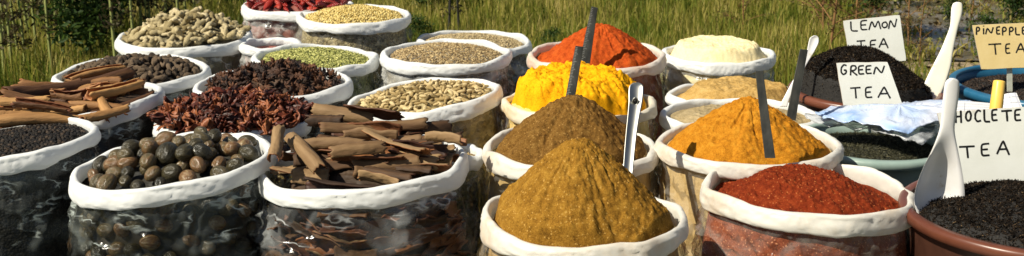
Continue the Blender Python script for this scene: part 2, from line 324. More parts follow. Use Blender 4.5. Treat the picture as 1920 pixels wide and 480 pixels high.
def make_sack(s, label, rim='rim', film='film', rim_h=.021, rim_t=.0105, nu=240):
    rim_h *= .90; rim_t *= .92; root = empty('spice_sack', s.c); tag(root, label, 'sack', 'open plastic spice sacks with rolled rims')
    # rolled rim
    V = []; nphi = 28; sd = s.seed*13.7
    for j in range(nphi):
        ph = 2*PI*j/nphi
        for i in range(nu):
            t = 2*PI*i/nu; cx, cy = math.cos(t), math.sin(t)
            hh = rim_h*(1 + .38*nz(cx*1.9 + sd, cy*1.9, 1.3) + .04*nz(cx*6 + sd, cy*6, 2.3)); tt = rim_t*(1 + .3*nz(cx*3 + sd, cy*3, 4.2))
            a = math.cos(ph); b = math.sin(ph)
            a = math.copysign(abs(a)**.8, a); b = math.copysign(abs(b)**.85, b)
            lean = -.35*hh*b*(.4 + .5*nz(cx*2 + sd, cy*2, 8.8))      # lower edge flares out
            dr = tt*a + lean
            # diagonal creases running round the roll
            cr = nz(t*s.rx*26 + b*1.3 + sd, b*1.6, 3.3); cr2 = 1 - abs(nz(t*s.rx*60 + b*3 + sd, b*2.5, 7.7))*2
            cr3 = max(0, 1 - abs(nz(t*4.3 + b*1.3 + sd, b*.9 + sd, 1.1))*6)
            dr += (.0005*cr + .0001*cr2 - .0026*cr3)*(1 if a > -.3 else .4)
            b0 = .25 + .75*nz(cx*1.7 + sd, cy*1.7, 12.1); fm = max(0, min(1, .5 + 2*nz(cx*3.3 + sd, cy*3.3, 14.4)))
            dr -= (.0015*math.exp(-((b - b0)/.18)**2) - .0014*math.exp(-((b - b0 - .25)/.15)**2))*fm*(1 if a > 0 else 0)
            if b < 0: hh *= 1 + .18*nz(cx*5 + sd, cy*5, 6.6)
            r = s.rad(t) + dr
            V.append((r*cx, r*cy, s.top(t) - rim_h*.75 + hh*b + .001*cr))
    me = mesh('rolled_rim', V, grid_faces(nu, nphi) + [((nphi-1)*nu + i, (nphi-1)*nu + (i+1) % nu, (i+1) % nu, i) for i in range(nu)], M[rim])
    link('rolled_rim', me, root)
    # bag film
    nzv = 54; V = []
    for j in range(nzv):
        for i in range(nu):
            t = 2*PI*i/nu; zt = s.top(t) - rim_h*1.2; z = zt*(1 - (j/(nzv-1))**1.15) + .004
            q = zt - z; p = s.wall(t, z)
            fold = 1 - abs(nz(t*7 + q*9 + sd, q*7, sd))*2.2; g = nz(t*22 + sd, q*5, sd + 3)
            fold2 = 1 - abs(nz(t*5 - q*16 + sd, q*22, sd + 9))*2.4
            fold3 = 1 - abs(nz(t*2.2 + q*11 + sd, q*30 - t*1.5, sd + 17))*3
            d = .005*max(0, fold)**2 + .004*(.6+g)*math.exp(-q/.04) + .009*max(0, fold2)**2*sm(.005, .04, q) + .008*max(0, fold3)**2*sm(.01, .05, q)
            V.append((p.x + d*math.cos(t), p.y + d*math.sin(t), z))
    f = grid_faces(nu, nzv); f = [q[::-1] for q in f]; f.append(tuple((nzv-1)*nu + i for i in range(nu)))
    link('bag', mesh('bag', V, f, M[film]), root)
    return root

def fill(s, name, mat, hfun, label, cat, kind=None, nr=80, nu=220, inset=.006, edge=.012, fine=.0012, ff=90, group=None, extra=None, topmat=None):
    """the filling: heaped top (height function in metres above the rim line) and sides down to the ground"""
    V = []; sd = s.seed*5.3
    for j in range(nr + 1):
        k = (j/nr)**.8
        for i in range(nu):
            t = 2*PI*i/nu; R = s.rad(t)*s.prof(.02) - inset - .002
            x, y = R*k*math.cos(t), R*k*math.sin(t)
            zb = s.z + (s.ax*math.cos(t) + s.ay*math.sin(t))*k
            h = hfun(x, y, k) if k > 0 else hfun(0, 0, 0)
            z = zb - edge + h*(1 - sm(.93, 1, k)*.7) + fine*fbm(x*ff + sd, y*ff, 2.2, 3)*2*(1 - sm(.9, 1, k))
            V.append((x, y, z))
    ntop = nr + 1
    for j in range(1, 24):
        for i in range(nu):
            t = 2*PI*i/nu; z0 = s.top(t) - edge - .006; z = z0*(1 - j/23) + .008
            p = s.wall(t, z, inset); g = .0018*nz(t*9 + sd, z*22, 3.1)
            V.append((p.x + g*math.cos(t), p.y + g*math.sin(t), z))
    f = grid_faces(nu, ntop + 23); f.append(tuple((ntop+22)*nu + i for i in range(nu-1, -1, -1)))
    n0 = len(f); mats = [mat]; mi = [0]*n0
    if topmat: mats.append(topmat); mi = [1 if k < nr*nu*.98 else 0 for k in range(n0)]
    if extra is not None:
        ev, ef, em = extra; o = len(V); V += [tuple(p) for p in ev]; f += [tuple(int(a)+o for a in q) for q in ef]; mats.append(em); mi += [len(mats)-1]*len(ef)
    me = mesh(name, V, f, mats, True, mi)
    o = link(name, me, None, s.c); tag(o, label, cat, group, kind); return o

def cone(H, ax, ay, Rb, p=1.15, rnd=.12, ridge=(), rough=.05, sd=0, sq=1.0):
    """powder heap: apex offset (ax,ay), base radius Rb, ridges = (angle, strength)"""
    def h(x, y, k):
        dx, dy = x-ax, (y-ay)/sq; r = math.hypot(dx, dy)/Rb; a = math.atan2(dy, dx)
        rr = math.sqrt(r*r + rnd*rnd) - rnd*.6
        rr *= 1 + rough*1.8*fbm(math.cos(a)*2.2 + sd, math.sin(a)*2.2, sd, 3)
        for (an, am) in ridge:
            d = (a - math.radians(an) + PI) % (2*PI) - PI; rr *= 1 - am*math.exp(-(d/.35)**2)*min(1, r*1.6)
        z = H*max(0, 1 - rr**p)
        z += H*rough*.22*fbm(x*30 + sd, y*30, sd, 5)*sm(0, .15, 1.1-rr)
        z += .0022*max(0, fbm(x*110 + sd, y*110, 4.4, 3))*1.2
        if sd < 30: z -= .005*max(0, 1 - abs(nz(math.cos(a)*2.3 + sd, math.sin(a)*2.3, r*.8))*9)*sm(.1, .4, r)*sm(1.1, .6, r)
        return z
    return h
def plateau(H, w, sd=0, rough=.3, fr=22, sharp=(.55, .95)):
    def h(x, y, k): return H*(1 - sm(sharp[0], sharp[1], k))*(1 + .15*nz(x*9+sd, y*9, 1)) + H*rough*fbm(x*fr + sd, y*fr, sd, 4)*(1 - sm(.85, 1, k))
    return h
def top_points(s, hfun, n, spacing=None, kmax=.93, edge=.012, lift=0, front=False):
    """points on the filling's surface; with a spacing, no two closer than that"""
    out = []; tries = 0
    cell = {}
    while len(out) < n and tries < n*40:
        tries += 1
        t = random.uniform(0, 2*PI); k = math.sqrt(random.random())*kmax
        R = s.rad(t)*s.prof(.02) - .008; x, y = R*k*math.cos(t), R*k*math.sin(t)
        if spacing:
            g = (int(x//spacing), int(y//spacing)); bad = False
            for a in (-1, 0, 1):
                for b in (-1, 0, 1):
                    for (u, v) in cell.get((g[0]+a, g[1]+b), ()):
                        if (u-x)**2 + (v-y)**2 < spacing**2: bad = True
            if bad: continue
            cell.setdefault(g, []).append((x, y))
        z = s.z + (s.ax*math.cos(t) + s.ay*math.sin(t))*k - edge + hfun(x, y, k)*(1 - sm(.93, 1, k)*.7) + lift
        out.append((x, y, z))
    return out

# --- seed shapes for the bulk fillings
ico = spindle(6, 5, .9)
def seeds(s, hfun, n, size, tilt, mat, edge=.012, lift=0, kmax=.95):
    pts = np.array(top_points(s, hfun, n, None, kmax, edge, lift)); pts[:, 2] += rng.uniform(-.001, size[2]*1.2, len(pts))
    sc = np.array(size)[None]*rng.uniform(.75, 1.2, (len(pts), 1))
    V, Fq = scatter(ico[0], ico[1], pts, rots(len(pts), tilt), sc)
    return V, Fq, mat

R_ = math.radians
sk = dict(
 nutmeg=Sack('n', 323, 303, 370, .42, .98, .020, 0, 1, 1.06),
 cassia=Sack('c', 681, 302, 386, .42, .98, .014, 0, 2, 1.09, .03, ((-25, .03, .4),)),
 garam=Sack('g', 1096, 405, 386, .42, .96, 0, 0, 3, 1.03),
 chilli=Sack('r', 1511, 352, 384, .42, .98, -.004, -.006, 4, 1.04, .035, ((-42, .07, .45),)),
 pepper=Sack('p', 12, 264, 322, .42, .95, .020, 0, 5, 1.05, .03, ((5, .05, .3),)),
 quill=Sack('q', 133, 190, 322, .42, .95, .020, 0, 6, 1.05, .03, ((10, .04, .35),)),
 blackpod=Sack('b', 249, 135, 284, .42, .95, 0.004, 0, 7, 1.0),
 ginger=Sack('i', 346, 68, 250, .42, .98, 0, 0, 8, 1.02),
 redpod=Sack('d', 556, 8, 205, .42, .95, 0, 0, 9, 1.0),
 hidden=Sack('h', 508, 82, 116, .415, .9, 0, 0, 10, 1.0),
 coriander=Sack('o', 664, 28, 209, .42, .98, 0, 0, 11, 1.03),
 fennel=Sack('f', 591, 107, 234, .42, .95, -.004, 0, 12, 1.02),
 anise=Sack('a', 514, 157, 292, .42, .90, .004, 0, 13, 1.02),
 mace=Sack('m', 438, 222, 286, .395, .85, 0, 0, 14, 1.02),
 cumin=Sack('u', 834, 98, 242, .44, .95, 0, 0, 15, 1.03, .03, ((0, .04, .3),)),
 ajwain=Sack('j', 888, 76, 215, .34, .9, -.006, 0, 16, 1.02),
 pod=Sack('e', 793, 180, 284, .42, .90, .018, 0, 17, 1.03, .03, ((20, .06, .35),)),
 small=Sack('s', 852, 286, 110, .40, .9, 0, 0, 18, 1.0),
 brown=Sack('w', 1070, 275, 326, .42, .95, 0, 0, 19, 1.03),
 turmeric=Sack('t', 1087, 189, 284, .42, .98, 0, 0, 20, 1.03),
 paprika=Sack('k', 1119, 103, 258, .42, .98, 0, 0, 21, 1.05),
 flour=Sack('l', 1345, 101, 206, .38, .95, 0, 0, 22, 1.0, .03, ((0, .04, .3),)),
 curry=Sack('y', 1405, 266, 342, .44, .92, 0, 0, 23, 1.02),
 grey=Sack('z', 1389, 214, 292, .38, .80, 0, 0, 24, 1.0),
 tan=Sack('x', 1385, 178, 268, .36, .75, 0, 0, 25, 1.0))

make_sack(sk['nutmeg'], 'clear plastic sack filled with whole nutmegs, white rolled rim', 'rim', 'film_dark', .0225)
make_sack(sk['cassia'], 'bulging clear sack full of flat curled cassia bark at the front', 'rim', 'film', .0235)
make_sack(sk['garam'], 'white rimmed sack holding the frontmost olive brown masala heap', 'rim_warm', 'film_soft', .023)
make_sack(sk['chilli'], 'clear sack with wide white rim full of crushed red chilli', 'rim_warm', 'film_soft', .0235)
make_sack(sk['pepper'], 'dark sack of black peppercorns cut by the left edge of the photo', 'rim', 'film_dark', .021)
make_sack(sk['quill'], 'sack with long cinnamon quills laid across its white rim', 'rim', 'film_dark', .021)
make_sack(sk['blackpod'], 'sack of wrinkled black cardamom pods between the cinnamon and the ginger', 'rim', 'film_dark', .019)
make_sack(sk['ginger'], 'rear sack heaped with pale dried ginger roots', 'rim', 'film', .019)
make_sack(sk['redpod'], 'farthest sack of glossy whole dried red chillies, cut by the top edge', 'rim', 'film_milky', .019)
make_sack(sk['hidden'], 'small low sack peeking out between the ginger and the fennel', 'rim', 'film_milky', .015, nu=160)
make_sack(sk['coriander'], 'rear sack of round golden coriander seeds beside the red chillies', 'rim', 'film_soft', .019)
make_sack(sk['fennel'], 'sack of green fennel seeds in front of the coriander sack', 'rim', 'film', .018)
make_sack(sk['anise'], 'sack of dark star anise in front of the fennel sack', 'rim', 'film_dark', .020)
make_sack(sk['mace'], 'sack almost hidden under a heap of red mace behind the nutmegs', 'rim', 'film_dark', .018)
make_sack(sk['cumin'], 'grey sack of cumin seeds with a sharp folded rim corner', 'rim', 'film_milky', .020)
make_sack(sk['ajwain'], 'lower sack of pale seeds half hidden behind the cumin sack', 'rim', 'film_milky', .018)
make_sack(sk['pod'], 'sack of green cardamom pods behind the cassia bark sack', 'rim', 'film_soft', .021)
make_sack(sk['small'], 'small narrow sack squeezed between the cassia bark and brown masala sacks', 'rim', 'film_milky', .018, nu=140)
make_sack(sk['brown'], 'white rimmed sack with the darkest brown masala cone', 'rim_warm', 'film_soft', .020)
make_sack(sk['turmeric'], 'cream stained sack holding bright yellow turmeric', 'rim_cream', 'film_soft', .020)
make_sack(sk['paprika'], 'rear sack of orange red paprika, rim dusted orange', 'rim_red', 'film_soft', .019)
make_sack(sk['flour'], 'rear sack of pale cream flour with a smooth white rim', 'rim', 'film_milky', .019)
make_sack(sk['curry'], 'sack with the golden orange curry cone behind the red chilli', 'rim_warm', 'film_soft', .020)
make_sack(sk['grey'], 'low sack of grey beige powder just behind the curry cone', 'rim', 'film_milky', .018)
make_sack(sk['tan'], 'low sack of tan powder in front of the cream flour sack', 'rim', 'film_milky', .016)

# --- powder heaps
def ctr(s, px, py, dz=0):   # local xy of a picture point on the sack's rim plane
    p = atz(px, py, s.z + dz); return p.x - s.c.x, p.y - s.c.y
s = sk['garam']; fill(s, 'masala_heap', P_['side_olive'], cone(.186, -.012, -.004, .180, 1.12, .15, ((-25, .16), (-100, .05), (-60, -.05)), .07, 3), 'steep olive brown masala cone, the nearest heap in the middle', 'spice powder', nr=130, nu=320, edge=.026, fine=.002, topmat=P_['garam'])
s = sk['brown']; fill(s, 'masala_heap', P_['side_tan'], cone(.140, .004, .0, .168, 1.25, .15, ((-60, .08), (160, .06)), .07, 9), 'dark brown masala cone beside the steel scoop handle', 'spice powder', nr=110, nu=280, edge=.02, fine=.002, topmat=P_['brown'])
def turm(x, y, k):
    a = cone(.125, -.015, 0, .185, 2.2, .12, (), .12, 4)(x, y, k)
    r = .092 + .012*nz(x*14, y*14, 2)
    z = min(a, r); z -= .016*math.exp(-((x-.02)**2 + (y+.03)**2)/.0012)
    return z + (.007*fbm(x*38, y*38, 7, 5) + .0045*abs(fbm(x*95, y*95, 3, 3)) - .006*max(0, 1 - abs(nz(x*21, y*21, 8))*7))*sm(0, .03, a)
s = sk['turmeric']; fill(s, 'turmeric_heap', P_['side_yellow'], turm, 'lumpy bright yellow turmeric heap with a flattened top', 'spice powder', edge=.018, nr=100, nu=260, topmat=P_['turmeric'])
s = sk['paprika']; fill(s, 'paprika_heap', P_['side_orange'], cone(.108, .01, .0, .155, 1.2, .2, ((-50, .10),), .09, 11), 'orange red paprika heap at the back of the powder sacks', 'spice powder', nr=90, nu=240, fine=.0018, topmat=P_['paprika'])
s = sk['flour']; fill(s, 'flour_heap', P_['flour'], plateau(.046, 0, 5, .14, 14, (.76, .995)), 'smooth flat topped pale cream flour', 'spice powder', nr=80, nu=220)
s = sk['tan']; fill(s, 'powder_heap', P_['tan'], plateau(.042, 0, 6, .14, 20, (.66, .97)), 'crumbly tan powder filling the low sack before the flour', 'spice powder', nr=80, nu=220)
s = sk['grey']; fill(s, 'powder_heap', P_['grey'], plateau(.016, 0, 7, .25, 20, (.6, .95)), 'grey beige powder lying nearly flat behind the curry', 'spice powder', nr=80, nu=220)
s = sk['curry']; fill(s, 'curry_heap', P_['side_tan'], cone(.118, -.004, .01, .165, 1.15, .12, ((-70, .05), (-20, .1)), .08, 21), 'golden orange curry powder cone', 'spice powder', nr=110, nu=280, fine=.002, edge=.016, topmat=P_['curry'])
def chil(x, y, k):
    return .043*(1 - sm(.35, .97, k))*(1 + .12*nz(x*11, y*11, 3)) + .012*math.exp(-((x+.03)**2+(y-.02)**2)/.006) + .004*fbm(x*34, y*34, 5, 5)
s = sk['chilli']; fill(s, 'chilli_heap', P_['side_red'], chil, 'coarse dark red crushed chilli mounded low in its sack', 'spice powder', nr=120, nu=300, fine=.0020, edge=.022, ff=130, topmat=P_['chilli'])

# --- seeds
dome = lambda H, sd=0, r=.12: (lambda x, y, k: H*(1 - k*k) + H*r*fbm(x*18 + sd, y*18, sd, 3))
hf = dome(.036, 1, .1); s = sk['coriander']
fill(s, 'coriander_seeds', M['coriander_wall'], hf, 'round golden coriander seeds in the rear sack', 'seeds', 'stuff', extra=seeds(s, hf, 4200, (.0032, .0029, .0029), None, M['coriander']))
hf = dome(.030, 2, .1); s = sk['fennel']
fill(s, 'fennel_seeds', M['fennel_wall'], hf, 'long pale green fennel seeds', 'seeds', 'stuff', extra=seeds(s, hf, 5200, (.0052, .0017, .0017), .35, M['fennel']))
hf = dome(.030, 3, .1); s = sk['cumin']
fill(s, 'cumin_seeds', M['cumin_wall'], hf, 'brown cumin seeds in the sharp cornered grey sack', 'seeds', 'stuff', extra=seeds(s, hf, 6500, (.0042, .0013, .0013), .35, M['cumin']))
hf = dome(.026, 4, .1); s = sk['ajwain']
fill(s, 'pale_seeds', M['cumin_wall'], hf, 'pale brown seeds half hidden behind the cumin', 'seeds', 'stuff', extra=seeds(s, hf, 6000, (.0038, .0014, .0014), .35, M['cumin_light']))
hf = dome(.0, 5, .1); s = sk['small']
fill(s, 'green_seeds', M['fennel_wall'], hf, 'dull seeds in the small sack between bark and brown masala', 'seeds', 'stuff', extra=seeds(s, hf, 900, (.005, .0017, .0017), .35, M['cumin']), nr=30, nu=120)
s = sk['hidden']; fill(s, 'pink_seeds', M['redpod_wall'], dome(.0, 5), 'reddish filling of the small low sack behind the ginger', 'seeds', 'stuff', nr=30, nu=120, edge=.02)

# --- peppercorns: the 300 nearest are each their own object
s = sk['pepper']; hf = dome(.022, 6, .15)
pts = top_points(s, hf, 2200, .0072, .96, .012)
def topx(p):   # picture x of a local point of the sack s
    q = s.c + Vector(p) - O; d = q.y*math.cos(PITCH) - q.z*math.sin(PITCH); return W/2 + F*q.x/d
vis = sorted([p for p in pts if topx(p) > 4], key=lambda p: p[1]); near = vis[:300]; rest = [p for p in pts if p not in set(near)]
rp = np.array(rest); V, Fq = scatter(ico[0], ico[1], rp, rots(len(rp)), rng.uniform(.0040, .0052, len(rp)))
fill(s, 'peppercorns', M['pepper_wall'], hf, 'mass of black peppercorns in the dark sack at the left edge', 'peppercorns', 'stuff', extra=(V, Fq, M['pepper_i']))
pm = []
for q in range(3):
    sv, sf = spindle(8, 7, .95); pm.append(mesh('peppercorn', [Vector(p)*(1 + .08*nz(p[0]*3, p[1]*3, p[2]*3 + q*7)) for p in sv], sf, M['pepper']))
for i, p in enumerate(near):
    o = link('peppercorn', pm[i % 3], None, s.c + Vector(p) + Vector((0, 0, .001)), (random.random()*6, random.random()*6, random.random()*6), random.uniform(.0042, .0053))
    tag(o, 'black peppercorn near the front rim of the left edge sack', 'peppercorn', 'peppercorns near the front of their sack')

# --- shapes of the larger spices
def blob(nu, nv, fn):
    V = []
    for j in range(nv):
        t = -1 + 2*j/(nv-1); ph = t*PI/2*.985; r = math.cos(ph); x = math.sin(ph)
        for i in range(nu):
            a = 2*PI*i/nu; V.append(fn(x, r, a))
    f = grid_faces(nu, nv) + [tuple(range(nu-1, -1, -1)), tuple(range((nv-1)*nu, nv*nu))]
    return V, f
def nutmeg_mesh(k):
    def fn(x, r, a):
        g = .035*(1 - abs(nz(a*2.6 + k*9, x*.9, k)*2)) + .012*math.sin(a*11 + x*2.2 + k)
        rr = r*(.80 + .05*x + g*.7*r); return Vector((x*1.08, rr*math.cos(a), rr*math.sin(a)))
    v, f = blob(28, 18, fn); return mesh('nutmeg', v, f, M['nutmeg'])
nut = [nutmeg_mesh(k) for k in range(6)]
s = sk['nutmeg']; hn = dome(.030, 8, .1)
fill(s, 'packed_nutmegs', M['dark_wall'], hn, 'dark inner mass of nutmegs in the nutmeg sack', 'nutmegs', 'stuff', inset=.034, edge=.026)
pts = sorted(top_points(s, hn, 80, .0345, .92, .012), key=lambda p: p[1])
big = min(range(len(pts)), key=lambda i: (pts[i][0] - 0)**2 + (pts[i][1] + .05)**2)
cnt = 0
for i, p in enumerate(pts):
    sc = random.choice((random.uniform(.015, .019), random.uniform(.019, .0245))); z = p[2] + random.uniform(-.004, .010); lab = 'whole brown nutmeg in the top layer of the nutmeg sack'
    grp = 'nutmegs heaped in the front sack'
    if i == big: sc = .029; z += .014; lab = 'largest round nutmeg, on top in the middle of the heap'; grp = None
    o = link('nutmeg', nut[i % 6], None, s.c + Vector((p[0], p[1], z)), (random.random()*6, random.gauss(0, .4), random.random()*6), sc)
    tag(o, lab, 'nutmeg', grp)
for p in top_points(s, hn, 60, .035, .6, .012, .022):     # a second layer in the middle
    if math.hypot(p[0], p[1]) < .11 and random.random() < .8:
        o = link('nutmeg', nut[random.randrange(6)], None, s.c + Vector(p), (random.random()*6, random.gauss(0, .4), random.random()*6), random.uniform(.018, .024))
        tag(o, 'whole brown nutmeg in the top layer of the nutmeg sack', 'nutmeg', 'nutmegs heaped in the front sack')
def wall_points(s, n, spacing, zlo, inset, t0=-172, t1=-8, zoff=.045):
    out = []; tr = 0
    while len(out) < n and tr < n*40:
        tr += 1; t = R_(random.uniform(t0, t1)); z = random.uniform(zlo, s.top(t) - zoff); p = s.wall(t, z, inset)
        if all((p - q[0]).length > spacing for q in out): out.append((p, t))
    return out
for p, t in wall_points(s, 56, .036, .19, .028):
    o = link('nutmeg', nut[random.randrange(6)], None, s.c + p, (random.random()*6, random.gauss(0, .4), t + PI/2 + random.gauss(0, .5)), random.uniform(.016, .0215))
    tag(o, 'nutmeg seen through the clear side of the nutmeg sack', 'nutmeg', 'nutmegs pressed against the clear plastic')

def bark_mesh(k, ln, rad, arc, th=.0026, mats=('bark_out', 'bark_in'), name='bark_piece', scroll=0, rag=.012, taper=.1):
    """curled sheet of bark along x; arc in radians; ragged ends; outside and inside differ"""
    nx, na = 22, 18; V = []; f = []; mi = []
    for side in (0, 1):
        for i in range(nx):
            u = i/(nx-1) - .5
            for j in range(na):
                w = j/(na-1) - .5; a = w*arc
                r = rad*(1 + taper*u + .10*nz(u*5 + k*3, w*2, k)) * (1 - scroll*abs(w)*2)
                if side: r -= th
                x = u*ln + (rag*nz(w*6 + k*5, k, (1 if u > 0 else 5))*(1 if abs(u) > .38 else 0))*(abs(u)-.38)/.12 if abs(u) > .38 else u*ln
                bend = .05*ln*(u*u*4)*math.sin(k*2.3); a2 = a + .25*nz(u*3 + k*7, k, 3)
                r2 = r + .0016*nz(u*34, w*16 + k, k) + .0010*nz(u*9, w*40, k)
                V.append((x, r2*math.sin(a2), r2*math.cos(a2) - rad + bend))
    n = nx*na
    for i in range(nx-1):
        for j in range(na-1):
            a = i*na + j; f.append((a, a+1, a+na+1, a+na)); mi.append(0); f.append((n+a, n+a+na, n+a+na+1, n+a+1)); mi.append(1)
    for i in range(nx-1):
        a = i*na; f.append((a, a+na, n+a+na, n+a)); b = i*na + na-1; f.append((b, n+b, n+b+na, b+na)); mi += [1, 1]
    for j in range(na-1):
        f.append((j, n+j, n+j+1, j+1)); b = (nx-1)*na + j; f.append((b, b+1, n+b+1, n+b)); mi += [1, 1]
    return mesh(name, V, f, [M[mats[0]], M[mats[1]]], True, mi)
def orient(a, b, roll):
    x = (b - a).normalized(); z = Vector((0, 0, 1)); y = z.cross(x)
    y = y.normalized() if y.length > 1e-3 else Vector((0, 1, 0)); z = x.cross(y)
    return (Matrix((x, y, z)).transposed() @ Matrix.Rotation(roll, 3, 'X')).to_euler()
bark = [bark_mesh(k, .13 + .012*(k % 5), .016 + .004*(k % 4), (2.0, 2.8, 4.3, 1.5)[k % 4], .003) for k in range(9)]
s = sk['cassia']; hc = lambda x, y, k: .048*(1 - k**2.5)
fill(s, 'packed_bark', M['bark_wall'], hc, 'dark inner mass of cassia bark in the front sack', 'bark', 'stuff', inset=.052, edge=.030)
def stick(me, name, A, B, roll, label, cat, group, natural):
    ln = (B - A).length; o = link(name, me, None, (A+B)/2, orient(A, B, roll), (ln/natural, 1, 1)); tag(o, label, cat, group); return o
zt = .455
mains = [ # end points (picture x, y, depth), radius, arc, roll, label
 ((522, 236, 2.70), (512, 292, 2.60), .013, 4.6, 0, 'slim tube of bark leaning on the left rim of the bark sack'),
 ((540, 242, 2.74), (596, 304, 2.60), .016, 3.2, .3, 'olive bark strip slanting down to the front rim at left'),
 ((576, 216, 2.86), (642, 217, 2.86), .014, 4.8, 0, 'short round bark tube at the back left of the bark heap'),
 ((600, 234, 2.80), (800, 226, 2.86), .016, 3.4, .1, 'longest dark bark strip lying across the top of the bark heap'),
 ((566, 256, 2.72), (684, 258, 2.72), .014, 4.6, 0, 'grey bark tube below the longest strip'),
 ((688, 246, 2.78), (800, 286, 2.66), .026, 1.7, -.5, 'wide flat brown bark sheet sloping down to the right'),
 ((650, 196, 2.92), (752, 212, 2.88), .034, 1.5, -.7, 'dark upright bark sheet at the top of the heap'),
 ((760, 238, 2.84), (842, 224, 2.90), .016, 3.6, .2, 'bark piece poking out at the back right'),
 ((700, 268, 2.74), (866, 256, 2.74), .022, 1.9, -.2, 'long shallow bark sheet reaching the right rim'),
 ((620, 276, 2.62), (720, 266, 2.66), .018, 2.6, .5, 'reddish curl of bark near the front rim'),
 ((585, 205, 2.92), (700, 222, 2.90), .018, 2.4, 1.2, 'ragged bark strip at the back rim'),
 ((800, 262, 2.70), (868, 270, 2.66), .015, 3.5, 2.6, 'small curled bark chip on the right rim')]
for k, (a, b, r, arc, roll, lab) in enumerate(mains):
    A, B = at(*a), at(*b); me = bark_mesh(20+k, (B-A).length, r, arc, .003)
    stick(me, 'bark_piece', A, B, roll, lab, 'bark piece', None, (B-A).length)
for i, p in enumerate(top_points(s, hc, 40, .030, .86, .012, -.004)):
    A = s.c + Vector(p); a = random.gauss(0, .28); d = Vector((math.cos(a), math.sin(a), random.gauss(0, .12)))*random.uniform(.055, .095)
    kk = random.randrange(9); ok = lambda q: ((q.x-s.c.x)/(s.rx-.02))**2 + ((q.y-s.c.y)/(s.ry-.02))**2 < 1
    B, D = A + d, A - d
    if not ok(B) or not ok(D): d *= .5; B, D = A + d, A - d
    stick(bark[kk], 'bark_piece', D, B, random.uniform(-1, 1) if random.random() < .7 else random.uniform(2, 4), 'broken brown bark piece among the cassia heap', 'bark piece', 'cassia bark pieces heaped in the front sack', .15)
for p, t in wall_points(s, 64, .024, .17, .040, zoff=.06):
    tg = Vector((-math.sin(t), math.cos(t), random.gauss(0, .22))).normalized(); ln = random.uniform(.035, .06); c = s.c + p
    stick(bark[random.randrange(9)], 'bark_piece', c - tg*ln, c + tg*ln, random.gauss(-PI/2, .5), 'bark piece seen through the clear side of the bark sack', 'bark piece', 'bark pieces pressed against the clear plastic', .15)

# cinnamon quills
s = sk['quill']; hq = lambda x, y, k: .03*(1 - k*k)
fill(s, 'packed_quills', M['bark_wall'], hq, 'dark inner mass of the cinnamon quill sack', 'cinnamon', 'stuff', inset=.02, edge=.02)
qs = [((246, 134, 3.42), (8, 176, 3.16), .021, 'thickest cinnamon quill stretching left over the sack rim'),
 ((140, 152, 3.34), (22, 156, 3.26), .013, 'short pale cinnamon quill pointing left behind the thickest one'),
 ((150, 198, 3.14), (6, 170, 3.12), .015, 'cinnamon quill sagging under the thickest one'),
 ((132, 212, 3.06), (26, 196, 3.06), .013, 'short orange cinnamon quill with a split end near the front'),
 ((150, 208, 3.08), (-20, 212, 3.02), .017, 'front cinnamon quill lying along the left rim'),
 ((286, 172, 3.26), (172, 214, 3.12), .015, 'cinnamon quill crossing to the right rim'),
 ((262, 148, 3.34), (150, 172, 3.24), .017, 'dark cinnamon quill below the thickest at right'),
 ((262, 166, 3.26), (165, 190, 3.16), .016, 'brown cinnamon quill in the middle of the bundle'),
 ((96, 182, 3.14), (-22, 186, 3.10), .014, 'cinnamon quill running out over the far left rim'),
 ((176, 172, 3.18), (200, 214, 3.08), .014, 'short cinnamon quill pointing towards the viewer'),
 ((60, 206, 3.06), (-24, 208, 3.02), .012, 'thin cinnamon quill end beside the peppercorn sack'),
 ((232, 130, 3.46), (130, 152, 3.38), .013, 'topmost slim cinnamon quill at the back'),
 ((128, 186, 3.14), (232, 196, 3.14), .013, 'cinnamon quill lying level behind the front rim'),
 ((238, 196, 3.12), (150, 218, 3.04), .012, 'small cinnamon quill tucked against the front rim')]
for k, (a, b, r, lab) in enumerate(qs):
    A, B = at(*a), at(*b); me = bark_mesh(50+k, (B-A).length, r, 5.4 if k % 3 else 4.2, .0025, ('quill_out', 'quill_in'), 'cinnamon_quill', .18, .02, .25)
    stick(me, 'cinnamon_quill', A, B, random.uniform(-.5, .8) + (PI if k % 4 == 3 else 0), lab, 'cinnamon quill', None, (B-A).length)
qm = [bark_mesh(70+k, .15, .010 + .002*k, 5, .0022, ('quill_out', 'quill_in'), 'cinnamon_quill', .18, .015, .2) for k in range(4)]
for p in top_points(s, hq, 30, .028, .8, .012, .004):
    A = s.c + Vector(p); a = random.gauss(.2, .2); d = Vector((math.cos(a), math.sin(a)*.7, random.gauss(0, .15)))*random.uniform(.04, .07)
    stick(qm[random.randrange(4)], 'cinnamon_quill', A - d, A + d, random.random()*6, 'short broken cinnamon quill within the bundle', 'cinnamon quill', 'short cinnamon quills under the long ones', .15)

# scattered individual spices of one sack
def strew(s, hf, n, spacing, meshes, name, size, label, cat, group, flat=.35, lift=0, kmax=.93, jz=.006, edge=.012):
    for i, p in enumerate(top_points(s, hf, n, spacing, kmax, edge, lift)):
        o = link(name, meshes[i % len(meshes)], None, s.c + Vector(p) + Vector((0, 0, random.uniform(-.3, 1)*jz)), (random.random()*6 if flat > .9 else random.gauss(0, flat), random.gauss(0, flat), random.random()*6), random.uniform(*size))
        tag(o, label, cat, group)
